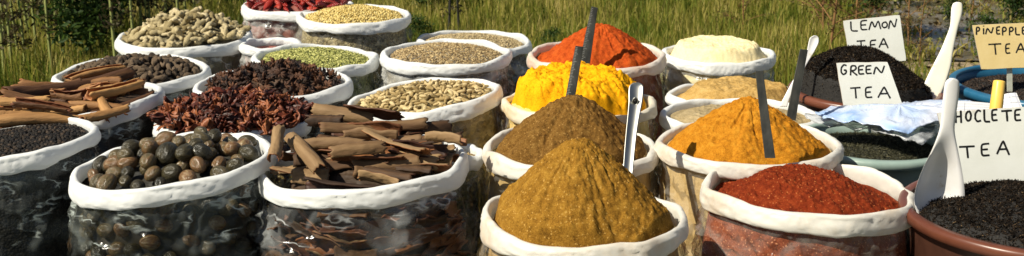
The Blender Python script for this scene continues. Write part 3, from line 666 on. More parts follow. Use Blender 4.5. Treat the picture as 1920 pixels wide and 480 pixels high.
# ginger: knobbly rhizomes fused by a voxel remesh
def fuse(name, parts, mat, voxel):
    mb = MB()
    for (c, r, d, q) in parts:
        bv, bf = spindle(10, 9, .8); rot = Vector((1, 0, 0)).rotation_difference(Vector(d)).to_matrix()
        mb.add(([Vector(c) + rot @ Vector((p[0]*q, p[1]*r, p[2]*r)) for p in bv], bf + [tuple(range(9, -1, -1)), tuple(range(80, 90))]))
    me = mb.me(name + '_raw', mat); o = link('tmp', me); m = o.modifiers.new('r', 'REMESH'); m.mode = 'VOXEL'; m.voxel_size = voxel
    m2 = o.modifiers.new('s', 'SMOOTH'); m2.iterations = 3
    dg = bpy.context.evaluated_depsgraph_get(); dg.update(); r = bpy.data.meshes.new_from_object(o.evaluated_get(dg)); r.name = name
    bpy.data.objects.remove(o); r.materials.clear(); r.materials.append(mat); r.polygons.foreach_set('use_smooth', [True]*len(r.polygons)); return r
gm = []
for k in range(6):
    rr = random.Random(k+40); parts = []; x = -.6
    while x < .6:
        parts.append(((x, rr.uniform(-.12, .12), rr.uniform(-.08, .08)), rr.uniform(.2, .3), (1, rr.uniform(-.4, .4), 0), rr.uniform(.3, .45)))
        if rr.random() < .75: sg = rr.choice((-1, 1)); parts.append(((x + rr.uniform(-.1, .1), sg*.32, rr.uniform(-.1, .15)), rr.uniform(.14, .22), (rr.uniform(-.5, .5), 1, rr.uniform(-.3, .3)), rr.uniform(.26, .42)))
        x += rr.uniform(.28, .4)
    gm.append(fuse('ginger_root', parts, M['ginger'], .055))
s = sk['ginger']; hg = lambda x, y, k: .078*max(0, 1 - (math.hypot(x-.015, y)/.19)**1.4)
fill(s, 'packed_ginger', M['ginger_wall'], hg, 'inner mass of ginger roots in the rear left sack', 'ginger', 'stuff', inset=.012, edge=.026)
strew(s, hg, 120, .026, gm, 'ginger_root', (.025, .040), 'pale knobbly dried ginger root in the ginger heap', 'ginger root', 'ginger roots heaped in the rear sack', .4, .006, .95, .006)
for (px, py, Y, sc, rz, lab) in ((352, 40, 4.14, .050, .5, 'largest forked ginger root on top of the ginger heap'), (332, 28, 4.20, .036, 2.8, 'ginger root standing out at the very top of the heap'),
        (300, 32, 4.2, .026, 1.2, 'upright ginger root knob at the back left of the heap'), (372, 60, 4.03, .040, .1, 'ginger root lying level under the largest one'), (396, 42, 4.14, .046, -.4, 'broad ginger root at the right of the heap')):
    o = link('ginger_root', gm[int(px) % 6], None, at(px, py, Y), (random.uniform(-.5, .5), -.35 if lab[0] != 'u' else -1.2, rz), sc); tag(o, lab, 'ginger root')
# black cardamom
def pod_mesh(name, k, mat, rr, ridges=3, wr=.1, tip=.9):
    def fn(x, r, a):
        q = (abs(r)**tip)*rr*(1 + .10*math.cos(a*ridges + k) + wr*nz(a*2.5 + k*5, x*1.3, k)*r); b = .12*x*x*math.sin(k*1.9)
        return Vector((x, q*math.cos(a), q*math.sin(a) + b))
    v, f = blob(14, 12, fn); return mesh(name, v, f, mat)
bp = [pod_mesh('black_cardamom_pod', k, M['blackpod'], .5, 5, .75) for k in range(5)]
s = sk['blackpod']; hb = dome(.040, 31, .1)
fill(s, 'packed_dark_pods', M['blackpod_wall'], hb, 'inner mass of black cardamom in its sack', 'cardamom', 'stuff', inset=.010, edge=.018)
strew(s, hb, 270, .0165, bp, 'black_cardamom_pod', (.0105, .018), 'wrinkled dark brown cardamom pod in the black cardamom sack', 'cardamom pod', 'black cardamom pods in their sack', .5, .002, .94, .006)
# green cardamom
gp = [pod_mesh('cardamom_pod', k, M['pod'], .42, 3, .15, 1.0) for k in range(5)]
s = sk['pod']; hp = dome(.034, 33, .1)
ap = sorted(top_points(s, hp, 620, .0112, .94, .012, .002), key=lambda p: p[1]); vis = ap[:300]; rest = np.array(ap[300:])
V, Fq = scatter(ico[0], ico[1], rest, rots(len(rest), .35), np.array((.0105, .0044, .0044))[None]*rng.uniform(.8, 1.15, (len(rest), 1)))
fill(s, 'packed_cardamom_pods', M['pod_wall'], hp, 'mass of green cardamom pods in the back part of their sack', 'cardamom', 'stuff', extra=(V, Fq, M['pod_i']))
for i, p in enumerate(vis):
    o = link('cardamom_pod', gp[i % 5], None, s.c + Vector(p) + Vector((0, 0, random.uniform(-.001, .004))), (random.random()*6, random.gauss(0, .3), random.random()*6), random.uniform(.0085, .0125))
    tag(o, 'small tan green cardamom pod in the green cardamom sack', 'cardamom pod', 'green cardamom pods in the nearer part of their sack')
# star anise
def star(k):
    mb = MB(); rr = random.Random(k)
    for q in range(8):
        if rr.random() < .15: continue
        a = 2*PI*q/8 + rr.uniform(-.1, .1); ln = rr.uniform(.75, 1.05); V = []; nu, nv = 8, 6
        for j in range(nv):
            u = j/(nv-1); w = .19*math.sin(PI*min(1, .12+u*.88))**.8 + .01; h = .22*math.sin(PI*min(1, .15+u*.8)) + .01
            for i in range(nu):
                b = 2*PI*i/nu; y = w*math.cos(b); z = h*math.sin(b); z = z - .09*max(0, math.sin(b)) * (1 - abs(math.cos(b)))*1.8
                x = .06 + u*ln; z += .25*u*u*(.6 + .4*math.sin(k+q)); V.append((x*math.cos(a) - y*math.sin(a), x*math.sin(a) + y*math.cos(a), z))
        mb.add((V, grid_faces(nu, nv) + [tuple(range(nu-1, -1, -1)), tuple(range((nv-1)*nu, nv*nu))]))
    return mb.me('star_anise', M['anise'])
am = [star(k) for k in range(6)]
s = sk['anise']; ha = lambda x, y, k: .056*(1 - k**1.6) + .006*fbm(x*20, y*20, 3, 3)
fill(s, 'packed_anise', M['anise_wall'], ha, 'inner mass of star anise in its sack', 'star anise', 'stuff', inset=.010, edge=.018)
strew(s, ha, 230, .0175, am, 'star_anise', (.0155, .021), 'dark brown dried star anise in the star anise sack', 'star anise', 'star anise heaped in their sack', .9, .004, .94, .01)
# mace
def mace_m(k):
    mb = MB(); rr = random.Random(k+9)
    for q in range(rr.randint(4, 7)):
        a0 = rr.uniform(-.9, .9); n = 8; c = []; x = Vector((-.8, rr.uniform(-.15, .15), rr.uniform(-.1, .1))); d = Vector((1, a0*.6, rr.uniform(-.2, .5))).normalized(); tw = rr.uniform(0, 6)
        V = []; wd = rr.uniform(.18, .36)
        for i in range(n):
            u = i/(n-1); w = wd*(.5 + math.sin(PI*min(.95, u+.1)))*.7; t = tw + u*2.2
            sd = d.cross(Vector((0, 0, 1))).normalized()*math.cos(t) + Vector((0, 0, 1))*math.sin(t); nn = d.cross(sd).normalized()*.035
            V += [x - sd*w, x - sd*w*.3 + nn*1.6, x + sd*w*.4 + nn*1.4, x + sd*w, x + sd*w*.4 - nn, x - sd*w*.4 - nn]
            x = x + d*(1.7/n); d = (d + Vector((0, rr.uniform(-.35, .35), rr.uniform(-.4, .3)))).normalized()
        mb.add((V, grid_faces(6, n) + [tuple(range(5, -1, -1)), tuple(range((n-1)*6, n*6))]))
    return mb.me('mace_blade', M['mace'])
mm = [mace_m(k) for k in range(8)]
s = sk['mace']
hm = lambda x, y, k: .028*(1 - k**2) + .008*math.exp(-((x-.04)**2)/.004)
fill(s, 'packed_mace', M['mace_wall'], hm, 'inner mass of red mace in its sack', 'mace', 'stuff', inset=.006, edge=.006)
strew(s, hm, 260, .0165, mm, 'mace_blade', (.019, .031), 'dried red mace blade in the mace heap', 'mace blade', 'mace blades heaped behind the nutmegs', .8, .016, 1.15, .014, .004)
# whole red chillies
def chilli_m(k):
    pts = [Vector((-1 + 2*i/9, .22*math.sin(i*.35 + k), .15*math.sin(i*.5 + k*2))) for i in range(10)]
    v, f = tube(pts, [.05, .17, .23, .25, .24, .22, .18, .13, .08, .02], 10)
    v = [Vector((p.x, p.y, p.z*.75 + .05*nz(p.x*5 + k, p.y*5, p.z*5))) for p in v]
    return mesh('red_chilli', v, f, M['redchilli'])
cm = [chilli_m(k) for k in range(5)]
s = sk['redpod']; hr = dome(.05, 41, .1)
fill(s, 'packed_red_chillies', M['redpod_wall'], hr, 'inner mass of dried red chillies in the farthest sack', 'chillies', 'stuff', inset=.008, edge=.018)
strew(s, hr, 80, .026, cm, 'red_chilli', (.035, .05), 'glossy dark red dried chilli in the farthest sack', 'chilli', 'whole dried red chillies in the farthest sack', .35, .008, .93, .008)

# ------------------------------------------------------------------ tea tubs
def lathe(profile, nu=96):
    V = [(r*math.cos(2*PI*i/nu), r*math.sin(2*PI*i/nu), z) for r, z in profile for i in range(nu)]
    return V, grid_faces(nu, len(profile))
class Tub:
    def __init__(s, px, py, w, z, ry=1.0):
        c = atz(px, py, z); s.c = Vector((c.x, c.y, 0)); s.z = z; s.seed = px*.01
        dist = (c - O).dot(Vector((0, math.cos(PITCH), -math.sin(PITCH)))); s.rx = w/F*dist/2; s.ry = s.rx; s.ax = s.ay = 0
    def rad(s, t): return s.rx - .022
    def top(s, t): return s.z
    def prof(s, q): return 1 - .12*q
    def wall(s, t, z, inset=0): q = s.z - z; r = s.rad(t)*s.prof(q) - inset; return Vector((r*math.cos(t), r*math.sin(t), z))
def make_tub(s, mat, label):
    R, z = s.rx, s.z; root = empty('tea_tub', s.c); tag(root, label, 'tub', 'plastic tubs of loose tea')
    prof = [(.001, .004), (R*.80, .0), (R*.82, .01), (R-.020, z-.03), (R-.018, z-.014), (R-.016, z-.006)]
    inn = [(R-.0195, z-.006), (R-.0235, z-.03), (R*.82-.004, .014), (.001, .012)]
    V, f = lathe(prof + inn); link('basin', mesh('basin', V, [q for q in f], M['shadedtub'] if mat == M['redtub'] else mat), root)
    lip = [(R-.021, z-.010), (R-.021, z-.002), (R-.018, z+.001), (R-.006, z+.0005), (R-.001, z-.003), (R, z-.009), (R-.001, z-.020), (R-.004, z-.021), (R-.004, z-.008), (R-.012, z-.004), (R-.021, z-.010)]
    V, f = lathe(lip); link('rim', mesh('rim', V, f, mat), root); return root
tb = dict(lemon=Tub(1624, 166, 288, .40), green=Tub(1640, 262, 300, .38), blue=Tub(1962, 156, 350, .40), choc=Tub(1952, 392, 516, .42))
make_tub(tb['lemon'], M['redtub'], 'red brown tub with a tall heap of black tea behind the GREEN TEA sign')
make_tub(tb['green'], M['greentub'], 'grey green tub of green tea under the plastic packet')
make_tub(tb['blue'], M['bluetub'], 'blue tub of dark tea at the right edge of the photo')
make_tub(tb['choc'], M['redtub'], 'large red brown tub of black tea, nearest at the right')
leaf = ([(-1, 0, 0), (-.3, .16, .1), (.4, .13, .02), (1, 0, .12), (.4, -.13, .1), (-.3, -.14, -.04)], [(0, 1, 5, 0), (1, 2, 4, 5), (2, 3, 4, 2)])
lv = [(-1, .05, 0), (-1, -.05, 0), (-.2, .17, .12), (-.2, -.17, .12), (.5, .14, -.02), (.5, -.14, -.02), (1, .04, .15), (1, -.04, .15), (-.2, 0, -.1), (.5, 0, -.14)]
lf = [(0, 1, 3, 2), (2, 3, 5, 4), (4, 5, 7, 6), (0, 2, 8, 1), (2, 4, 9, 8), (4, 6, 7, 9), (3, 8, 9, 5)]
def tea(s, hf, n, size, mat, wallm, label, edge=.03, lift=.0):
    pts = np.array(top_points(s, hf, n, None, .985, edge)); pts[:, 2] += rng.uniform(-.001, .003, len(pts)) + lift
    V, Fq = scatter(lv, lf, pts, rots(len(pts), .55), np.array((size, size*.8, size*.8))[None]*rng.uniform(.6, 1.35, (len(pts), 1)))
    fill(s, 'loose_tea', wallm, hf, label, 'tea', 'stuff', inset=.004, edge=edge, extra=(V, Fq, mat), nr=70, nu=160, fine=.002)
sl = tb['lemon']
hl = cone(.145, -.028, .0, .225, 1.35, .22, ((0, -.12),), .10, 31)
tea(sl, hl, 24000, .0058, M['tea'], M['tea_wall'], 'tall heap of black tea leaves behind the GREEN TEA sign')
hgt = lambda x, y, k: .022*(1 - k*k) + .004*fbm(x*20, y*20, 1, 3)
tea(tb['green'], hgt, 9000, .0055, M['greentea'], M['greentea_wall'], 'dark green tea leaves in the grey green tub')
tea(tb['blue'], lambda x, y, k: .022*(1 - k*k) + .004*fbm(x*20, y*20, 4, 3), 9000, .0055, M['tea_brown'], M['tea_wall'], 'brown black tea leaves in the blue tub')
def hch(x, y, k): return .062*math.exp(-((x+.02)**2 + (y+.02)**2)/.028)*(1 - sm(.85, 1, k)) + .006*fbm(x*16, y*16, 8, 4)
tea(tb['choc'], hch, 24000, .0058, M['tea'], M['tea_wall'], 'black tea leaves in the nearest red brown tub', .018)

# ------------------------------------------------------------------ signs
LET = {
 'L': [[(0, 0), (.05, 1), (1, 1.0)]], 'E': [[(.95, .0), (.05, .05), (.1, 1), (1, .95)], [(.08, .5), (.8, .46)]],
 'M': [[(0, 1), (.25, .1), (.5, .85), (.8, .05), (1, .9)]], 'O': [[(.5, 0), (.1, .25), (.05, .7), (.4, 1), (.85, .85), (.98, .4), (.75, .05), (.5, 0)]],
 'N': [[(0, 1), (.2, .05), (.75, .95), (1, 0)]], 'T': [[(0, .06), (1, 0)], [(.5, .04), (.58, 1)]],
 'A': [[(0, .95), (.5, 0), (.62, .25), (1, 1)], [(.2, .62), (.85, .6)]], 'G': [[(.9, .1), (.5, 0), (.1, .3), (.08, .75), (.4, 1), (.85, .85), (.9, .55), (.5, .55)]],
 'R': [[(.05, 1), (.1, .02), (.7, 0), (.9, .25), (.6, .5), (.15, .52), (1, 1)]], 'P': [[(.1, 1), (.08, .02), (.7, .0), (.98, .25), (.7, .5), (.12, .52)]],
 'i': [[(.5, .3), (.55, 1)], [(.45, 0), (.55, .07)]], 'H': [[(.05, 0), (.1, 1)], [(.1, .5), (.95, .48)], [(.92, 0), (1, 1)]],
 'C': [[(.95, .12), (.55, 0), (.12, .3), (.1, .75), (.45, 1), (1, .9)]]}
def make_sign(corners, Y, letters, label, mat, stake_px, sk_bottom, thick=.004, wd=.0021, tiltx=0):
    """corners TL TR BR BL in picture pixels on an upright plane leaning a little back; letters = (char, x0, y0, x1, y1)"""
    n = Vector((tiltx, -1, .12)).normalized(); cx = sum(c[0] for c in corners)/4; cy = sum(c[1] for c in corners)/4; p0 = at(cx, cy, Y)
    pts = [onpl(x, y, p0, n) for x, y in corners]; base = at(stake_px, sk_bottom, Y); root = empty('tea_sign', (p0.x, p0.y, base.z)); o0 = root.location
    tag(root, label, 'sign')
    # board with slightly wavy edges and rounded corners
    out = []
    for i in range(4):
        a, b = pts[i], pts[(i+1) % 4]
        for q in range(1, 12):
            t = q/12; w = .0011*nz(i*7 + t*4, label.__len__(), 2)
            d = (b-a).normalized(); out.append(a.lerp(b, t) + n.cross(d)*w)
        c = pts[(i+1) % 4]; nx_ = pts[(i+2) % 4]; out.append(c + ((a-c).normalized() + (nx_-c).normalized())*.0006)
    k = len(out); ctr_ = sum(out, Vector())/k; V = [p - o0 for p in out] + [p - n*thick - o0 for p in out] + [ctr_ - o0, ctr_ - n*thick - o0]
    f = []; mi = []
    for i in range(k):
        j = (i+1) % k; f += [(i, 2*k, j), (k+i, k+j, 2*k+1), (i, j, k+j, k+i)]; mi += [0, 1, 1]
    link('board', mesh('board', V, f, [M[mat], M['card_edge']], False, mi), root)
    split = max(i for i in range(len(letters)) if letters[i][0] == 'T')
    for word in (letters[:split], letters[split:]):
      mb = MB()
      for (ch, x0, y0, x1, y1) in word:
          for st in LET[ch]:
              q = []
              for i in range(len(st)-1):
                  (ax_, ay_), (bx_, by_) = st[i], st[i+1]
                  for e in range(5): t = e/5; q.append((ax_ + (bx_-ax_)*t, ay_ + (by_-ay_)*t))
              q.append(st[-1])
              if len(st) > 2:
                  for _ in range(2): q = [q[0]] + [((q[i-1][0] + 2*q[i][0] + q[i+1][0])/4, (q[i-1][1] + 2*q[i][1] + q[i+1][1])/4) for i in range(1, len(q)-1)] + [q[-1]]
              P = [onpl(x0 + (x1-x0)*a, y0 + (y1-y0)*b, p0, n) for a, b in q]
              v, ff = tube(P, [wd*(1 + .25*nz(i*.5, x0, y0)) for i in range(len(P))], 6)
              # press the strokes flat on to the board: 0.5 mm of ink
              v = [p - n*((p - p0).dot(n)) + n*(.0003 + .0006*max(0, (p-p0).dot(n)/wd)) for p in v]
              mb.add(([p - o0 for p in v], ff))
      link('lettering', mb.me('lettering', M['ink'], False), root)
    a, b = onpl(stake_px, corners[3][1]-30, p0, n) - n*.006, base - n*.003; hw = .007; dn = Vector((hw, 0, 0)); th = n*.002
    V = [a-dn+th, a+dn+th, b+dn+th, b-dn+th, a-dn-th, a+dn-th, b+dn-th, b-dn-th]
    link('stake', mesh('stake', [p - o0 for p in V], [(0, 1, 2, 3), (7, 6, 5, 4), (0, 4, 5, 1), (1, 5, 6, 2), (2, 6, 7, 3), (3, 7, 4, 0)], M['stake'], False), root)
    return root
make_sign([(1581, 39), (1687, 28), (1699, 114), (1595, 121)], 3.60, [('L', 1595, 40, 1608, 58), ('E', 1613, 38, 1626, 56), ('M', 1629, 36, 1651, 56), ('O', 1653, 41, 1664, 52), ('N', 1666, 35, 1681, 54),
   ('T', 1606, 76, 1622, 95), ('E', 1631, 75, 1643, 93), ('A', 1648, 71, 1665, 90)], 'white board reading LEMON TEA half sunk behind the black tea heap', 'card', 1640, 170)
make_sign([(1568, 118), (1664, 116), (1694, 202), (1583, 207)], 3.17, [('G', 1576, 121, 1588, 140), ('R', 1594, 123, 1607, 141), ('E', 1609, 123, 1620, 139), ('E', 1623, 123, 1634, 138), ('N', 1638, 123, 1658, 139),
   ('T', 1594, 164, 1613, 184), ('E', 1622, 163, 1635, 183), ('A', 1646, 162, 1669, 184)], 'white board reading GREEN TEA standing over the plastic packet', 'card', 1640, 252)
make_sign([(1823, 47), (1972, 41), (1984, 124), (1840, 130)], 3.50, [('P', 1830, 51, 1837, 65), ('i', 1842, 48, 1846, 64), ('N', 1848, 51, 1862, 64), ('E', 1868, 50, 1875, 64), ('P', 1879, 51, 1887, 66), ('P', 1892, 51, 1900, 66), ('L', 1904, 51, 1912, 65), ('E', 1916, 50, 1925, 64),
   ('T', 1853, 82, 1877, 102), ('E', 1885, 82, 1894, 100), ('A', 1905, 80, 1922, 100)], 'cream yellow board reading PINEPPLE TEA above the blue tub', 'cream_card', 1894, 175)
make_sign([(1757, 212), (1924, 200), (1940, 337), (1795, 348)], 2.60, [('C', 1765, 209, 1776, 231), ('H', 1791, 207, 1802, 230), ('O', 1810, 208, 1821, 227), ('C', 1827, 206, 1839, 228), ('L', 1845, 205, 1856, 228), ('E', 1859, 205, 1870, 226), ('T', 1877, 207, 1897, 227), ('E', 1902, 205, 1914, 226),
   ('T', 1798, 274, 1827, 296), ('E', 1839, 269, 1855, 292), ('A', 1869, 263, 1892, 290)], 'largest white board, reading CHOCLETE TEA, in the nearest tub', 'card', 1862, 385)

# ------------------------------------------------------------------ spoons, handles, strips
def paddle(name, secs, Y0, Y1, th, cup, mat, label, cat, up=None):
    """secs = (left px, right px, py, cup factor); depth runs from Y0 at the first to Y1 at the last; solid, dished towards the viewer"""
    n = len(secs); m = 11; F1, F2 = [], []; ys = [q[2] for q in secs]
    SS = []
    for i in range(n-1):      # resample smoothly
        for e in range(4):
            t = e/4; p = [secs[max(i-1, 0)], secs[i], secs[i+1], secs[min(i+2, n-1)]]
            SS.append([.5*((2*p[1][c]) + (-p[0][c]+p[2][c])*t + (2*p[0][c]-5*p[1][c]+4*p[2][c]-p[3][c])*t*t + (-p[0][c]+3*p[1][c]-3*p[2][c]+p[3][c])*t**3) for c in range(4)])
    SS.append(list(secs[-1])); n = len(SS)
    for (l, r, y, cf) in SS:
        Y = Y0 + (Y1-Y0)*(y - ys[0])/(ys[-1] - ys[0]); A, B = at(l, y, Y), at(r, y, Y); hw = (B-A).length/2
        for j in range(m):
            w = -1 + 2*j/(m-1); e = math.sqrt(max(0, 1 - w*w)); P = A.lerp(B, (w+1)/2)
            F1.append(P + Vector((0, cup*cf*hw*(1 - w*w) - th/2*e, 0))); F2.append(P + Vector((0, cup*cf*hw*(1 - w*w) + th/2*e + .0005, 0)))
    V = F1 + F2; o = n*m; f = []
    for i in range(n-1):
        for j in range(m-1):
            a = i*m + j; f += [(a, a+m, a+m+1, a+1), (o+a, o+a+1, o+a+m+1, o+a+m)]
        a = i*m; f.append((a, o+a, o+a+m, a+m)); a = i*m + m-1; f.append((a, a+m, o+a+m, o+a))
    for j in range(m-1):
        f.append((j, j+1, o+j+1, o+j)); a = (n-1)*m + j; f.append((a, o+a, o+a+1, a+1))
    base = V[(n-1)*m + m//2]
    ob = link(name, mesh(name, [p - base for p in V], f, M[mat]), None, base); tag(ob, label, cat); return ob
paddle('serving_spoon', [(1781, 1790, 147, 0), (1775, 1797, 151, 0), (1771, 1799, 160, 0), (1768, 1797, 185, 0), (1765, 1793, 215, 0), (1761, 1790, 245, .15), (1748, 1796, 280, .6), (1731, 1803, 315, 1), (1718, 1808, 350, 1), (1714, 1808, 378, 1), (1722, 1798, 405, .9), (1740, 1780, 428, .5)],
       2.44, 2.445, .010, .85, 'white_spoon', 'large scuffed white serving spoon standing before the CHOCLETE TEA sign', 'spoon')
paddle('flat_paddle', [(1793, 1800, 4, 0), (1787, 1804, 7, 0), (1784, 1805, 16, 0), (1783, 1803, 30, 0), (1781, 1797, 50, 0), (1773, 1792, 72, .1), (1762, 1787, 98, .2), (1748, 1783, 125, .3), (1734, 1774, 155, .3), (1727, 1764, 178, .3), (1736, 1752, 196, .2)],
       3.52, 3.42, .008, .25, 'ivory', 'tall ivory paddle spoon stuck in the black tea heap', 'spoon')
paddle('small_spoon', [(1525, 1531, 67, .3), (1519, 1535, 71, .8), (1516, 1535, 80, 1), (1514, 1530, 91, .9), (1511, 1524, 102, .5), (1502, 1513, 120, .3), (1491, 1501, 143, .3), (1479, 1490, 165, .3), (1468, 1480, 186, .3), (1461, 1476, 200, .3)],
       3.42, 3.36, .005, .45, 'white_spoon', 'thin white spoon leaning behind the dark strip by the curry', 'spoon')
sc = empty('steel_scoop', at(1178, 345, 2.55)); tag(sc, 'bright steel scoop with a holed handle stuck between the masala cones', 'scoop')
h_ = paddle('handle', [(1188, 1199, 155, .3), (1181, 1206, 160, .8), (1179, 1207, 170, 1.2), (1179, 1205, 190, 1.4), (1177, 1200, 215, 1.5), (1174, 1195, 245, 1.5), (1171, 1191, 280, 1.5), (1168, 1187, 322, 1.5), (1166, 1184, 350, 1.5)], 2.70, 2.54, .003, .35, 'bright_steel', None, None)
h_.parent = sc; h_.location = h_.location - sc.location
v, f = tube([at(1191, 190, 2.672) + Vector((.0055*math.cos(a), -.001, .008*math.sin(a))) - sc.location for a in np.linspace(0, 2*PI, 17)], .0013, 6, False)
link('hole_rim', mesh('hole_rim', v, f, M['bright_steel']), sc)
v, f = tube([at(1191, 190, 2.672) + Vector((0, y, 0)) - sc.location for y in (-.0012, .006)], .0052, 14); link('hanging_hole', mesh('hanging_hole', v, f, M['ink']), sc)
def strip(tl, tr, br, bl, Y0, Y1, label, ticks=False):
    P = [at(*tl, Y0), at(*tr, Y0), at(*br, Y1), at(*bl, Y1)]; base = (P[2]+P[3])/2; root = empty('metal_strip', base); tag(root, label, 'metal strip', 'flat steel strips stuck in the powders')
    V = []; n = 10; th = .0016
    for i in range(n+1):
        a, b = P[0].lerp(P[3], i/n), P[1].lerp(P[2], i/n); bow = Vector((0, .003*math.sin(PI*i/n), 0)); d = (b-a).normalized()*.0012
        V += [a + bow, a + d + bow - Vector((0, th, 0)), b - d + bow - Vector((0, th, 0)), b + bow, b - d + bow + Vector((0, th, 0)), a + d + bow + Vector((0, th, 0))]
    f = grid_faces(6, n+1) + [tuple(range(5, -1, -1)), tuple(range(n*6, n*6+6))]
    link('blade', mesh('blade', [p - base for p in V], f, M['steel'], False), root)
    if ticks:
        mb = MB(); N_ = 34
        for i in range(1, N_):
            a, b = P[0].lerp(P[3], i/N_), P[1].lerp(P[2], i/N_); bow = .003*math.sin(PI*i/N_); w = .42 if i % 5 == 0 else .25; o_ = Vector((0, bow - th - .0006, 0))
            a2 = a.lerp(b, .06) + o_; b2 = a.lerp(b, .06 + w) + o_; h = (P[3]-P[0]).normalized()*.0005
            mb.add(([a2-h-base, b2-h-base, b2+h-base, a2+h-base], [(0, 1, 2, 3)]))
        link('tick_marks', mb.me('tick_marks', M['tick'], False), root)
    return root
strip((1109, 12), (1121, 15), (1106, 122), (1086, 118), 3.66, 3.62, 'steel ruler strip stuck upright in front of the orange red paprika', True)
strip((1079, 86), (1094, 88), (1078, 186), (1060, 184), 3.06, 3.02, 'steel strip rising from behind the dark brown masala cone', True)
strip((1416, 133), (1431, 133), (1454, 296), (1434, 296), 2.66, 2.60, 'steel strip leaning between the curry cone and the red chilli')
strip((1500, 92), (1515, 94), (1492, 226), (1474, 222), 3.02, 2.98, 'dark steel strip leaning beside the thin white spoon')
# yellow handle
A, B = at(1874, 151, 2.72), at(1852, 330, 2.66); ax_ = (B-A); pts = [A, A + ax_*.004, A + ax_*.02, A + ax_*.3, A + ax_*.6, B]
v, f = tube([p - B for p in pts], [.0085, .0115, .0125, .0135, .013, .011], 20); sp = empty('yellow_scoop', B); tag(sp, 'yellow scoop handle showing behind the CHOCLETE TEA sign', 'scoop')
link('handle', mesh('handle', v, f, M['yellow']), sp)
v, f = blob(20, 12, lambda x, r, a: Vector((r*.030*math.cos(a), r*.024*math.sin(a), x*.03 - .02))); link('scoop_bowl', mesh('scoop_bowl', v, f, M['yellow']), sp)

# plastic packet on the green tea tub
m, nt, b = newmat('blue white packet'); v_ = coords(nt, (1, 1, 1)); n1 = noi(nt, v_, 5, 3, .5, 1.0); n2 = noi(nt, v_, 22, 4, .6, 2)
L(nt, ramp(nt, n1, [(.40, (.62, .66, .78)), (.50, (.50, .60, .80)), (.58, (.30, .45, .74)), (.68, (.62, .68, .80))]), b.inputs['Base Color']); b.inputs['Roughness'].default_value = .15; b.inputs['Coat Weight'].default_value = .6
bump(nt, n2, .5, .01, b); M['packet'] = m
root = empty('plastic_packet', at(1675, 225, 2.98)); tag(root, 'shiny white and blue folded plastic packet lying on the green tea tub', 'packet'); o0 = root.location.copy()
outl = [(1528, 212), (1545, 205), (1600, 207), (1660, 206), (1720, 196), (1780, 191), (1830, 193), (1842, 203), (1820, 216), (1765, 228), (1725, 240), (1692, 250), (1650, 240), (1600, 230), (1550, 224)]
def pillow(outl, zf, thick, mat, name, inset_n=10, sd=0):
    n = len(outl); q = []
    for i in range(n):
        for e in range(6):
            t = e/6; p = [outl[(i+k-1) % n] for k in range(4)]
            q.append([.5*((2*p[1][c]) + (-p[0][c]+p[2][c])*t + (2*p[0][c]-5*p[1][c]+4*p[2][c]-p[3][c])*t*t + (-p[0][c]+3*p[1][c]-3*p[2][c]+p[3][c])*t**3) for c in range(2)])
    m_ = len(q); cx, cy = sum(a for a, _ in q)/m_, sum(b_ for _, b_ in q)/m_; V = []
    for j in range(2*inset_n + 1):
        a = j/inset_n - 1; k = math.cos(abs(a)**1.0*PI/2) if False else 1 - abs(a)**2.4; k = max(.0, 1 - abs(a))**.42 if abs(a) < 1 else 0.001
        k = max(k, .001) if j not in (0, 2*inset_n) else .001
        for (x, y) in q:
            X, Y = cx + (x-cx)*k, cy + (y-cy)*k; p = atz(X, Y, zf(X, Y)); hgt = thick*math.copysign(1 - k**2.2, a) if abs(a) > 1e-6 else 0
            V.append(p + Vector((0, 0, -hgt if a < 0 else -hgt)) * 1 - o0 + Vector((0, 0, .004*nz(X*.03 + sd, Y*.08, a) + .005*(1 - abs(nz(X*.035 + Y*.06 + sd, Y*.12 - X*.01, 2))*3) + .002*nz(X*.15, Y*.3, sd))))
    f = grid_faces(m_, 2*inset_n + 1); return mesh(name, V, f, mat)
zf = lambda x, y: .435 + .012*sm(1700, 1840, x) + .002*(240-y)/10
link('pouch', pillow(outl, zf, .020, M['packet'], 'pouch'), root)
M['film_loose'] = film_mat('loose clear film', .22, (.8, .82, .85), 1.2)
o2 = [(1508, 219), (1560, 214), (1640, 214), (1700, 214), (1740, 214), (1788, 212), (1780, 226), (1762, 244), (1742, 264), (1724, 268), (1700, 262), (1676, 258), (1640, 248), (1590, 240), (1540, 234)]
link('clear_wrapper', pillow(o2, lambda x, y: .418 + .004*nz(x*.03, y*.1), .006, M['film_loose'], 'clear_wrapper', 6, 4), root)

# printed sheet behind the chocolate tea sign
def sheet(cs, Y0, label, lines, curl=.006):
    P = [at(x, y, Y0 + dy) for (x, y, dy) in cs]; base = P[3]; root = empty('printed_paper', base); tag(root, label, 'paper'); V = []; n = 12
    nn = (P[1]-P[0]).cross(P[3]-P[0]).normalized()
    if nn.y > 0: nn = -nn
    def S_(u, v): return P[0].lerp(P[1], u).lerp(P[3].lerp(P[2], u), v) + nn*curl*math.sin(PI*u)
    for sgn in (0, 1):
        for j in range(n+1):
            for i in range(n+1): V.append(S_(i/n, j/n) - nn*.0006*sgn - base)
    k = (n+1)**2; f = [q for q in grid_faces(n+1, n+1, False)] + [tuple(a+k for a in q[::-1]) for q in grid_faces(n+1, n+1, False)]
    link('sheet', mesh('sheet', V, f, M['paper']), root); mb = MB()
    for (u0, v0, u1, v1, w) in lines:
        A_ = [S_(u0 + (u1-u0)*t, v0 + (v1-v0)*t) + nn*.0006 - base for t in np.linspace(0, 1, 8)]; d = (A_[-1]-A_[0]).normalized().cross(nn)*w
        mb.add(([p-d for p in A_] + [p+d for p in A_], grid_faces(8, 2, False)))
    link('printed_lines', mb.me('printed_lines', M['print'], False), root)
sheet([(1866, 184, .04), (1906, 174, .04), (1918, 204, 0), (1872, 212, 0)], 2.98, 'small printed paper beside the yellow scoop handle', [(.3, 0, .3, 1, .0009), (.6, 0, .6, 1, .0009), (.9, 0, .9, 1, .0015), (0, .25, 1, .25, .0007), (0, .6, 1, .6, .0007)])
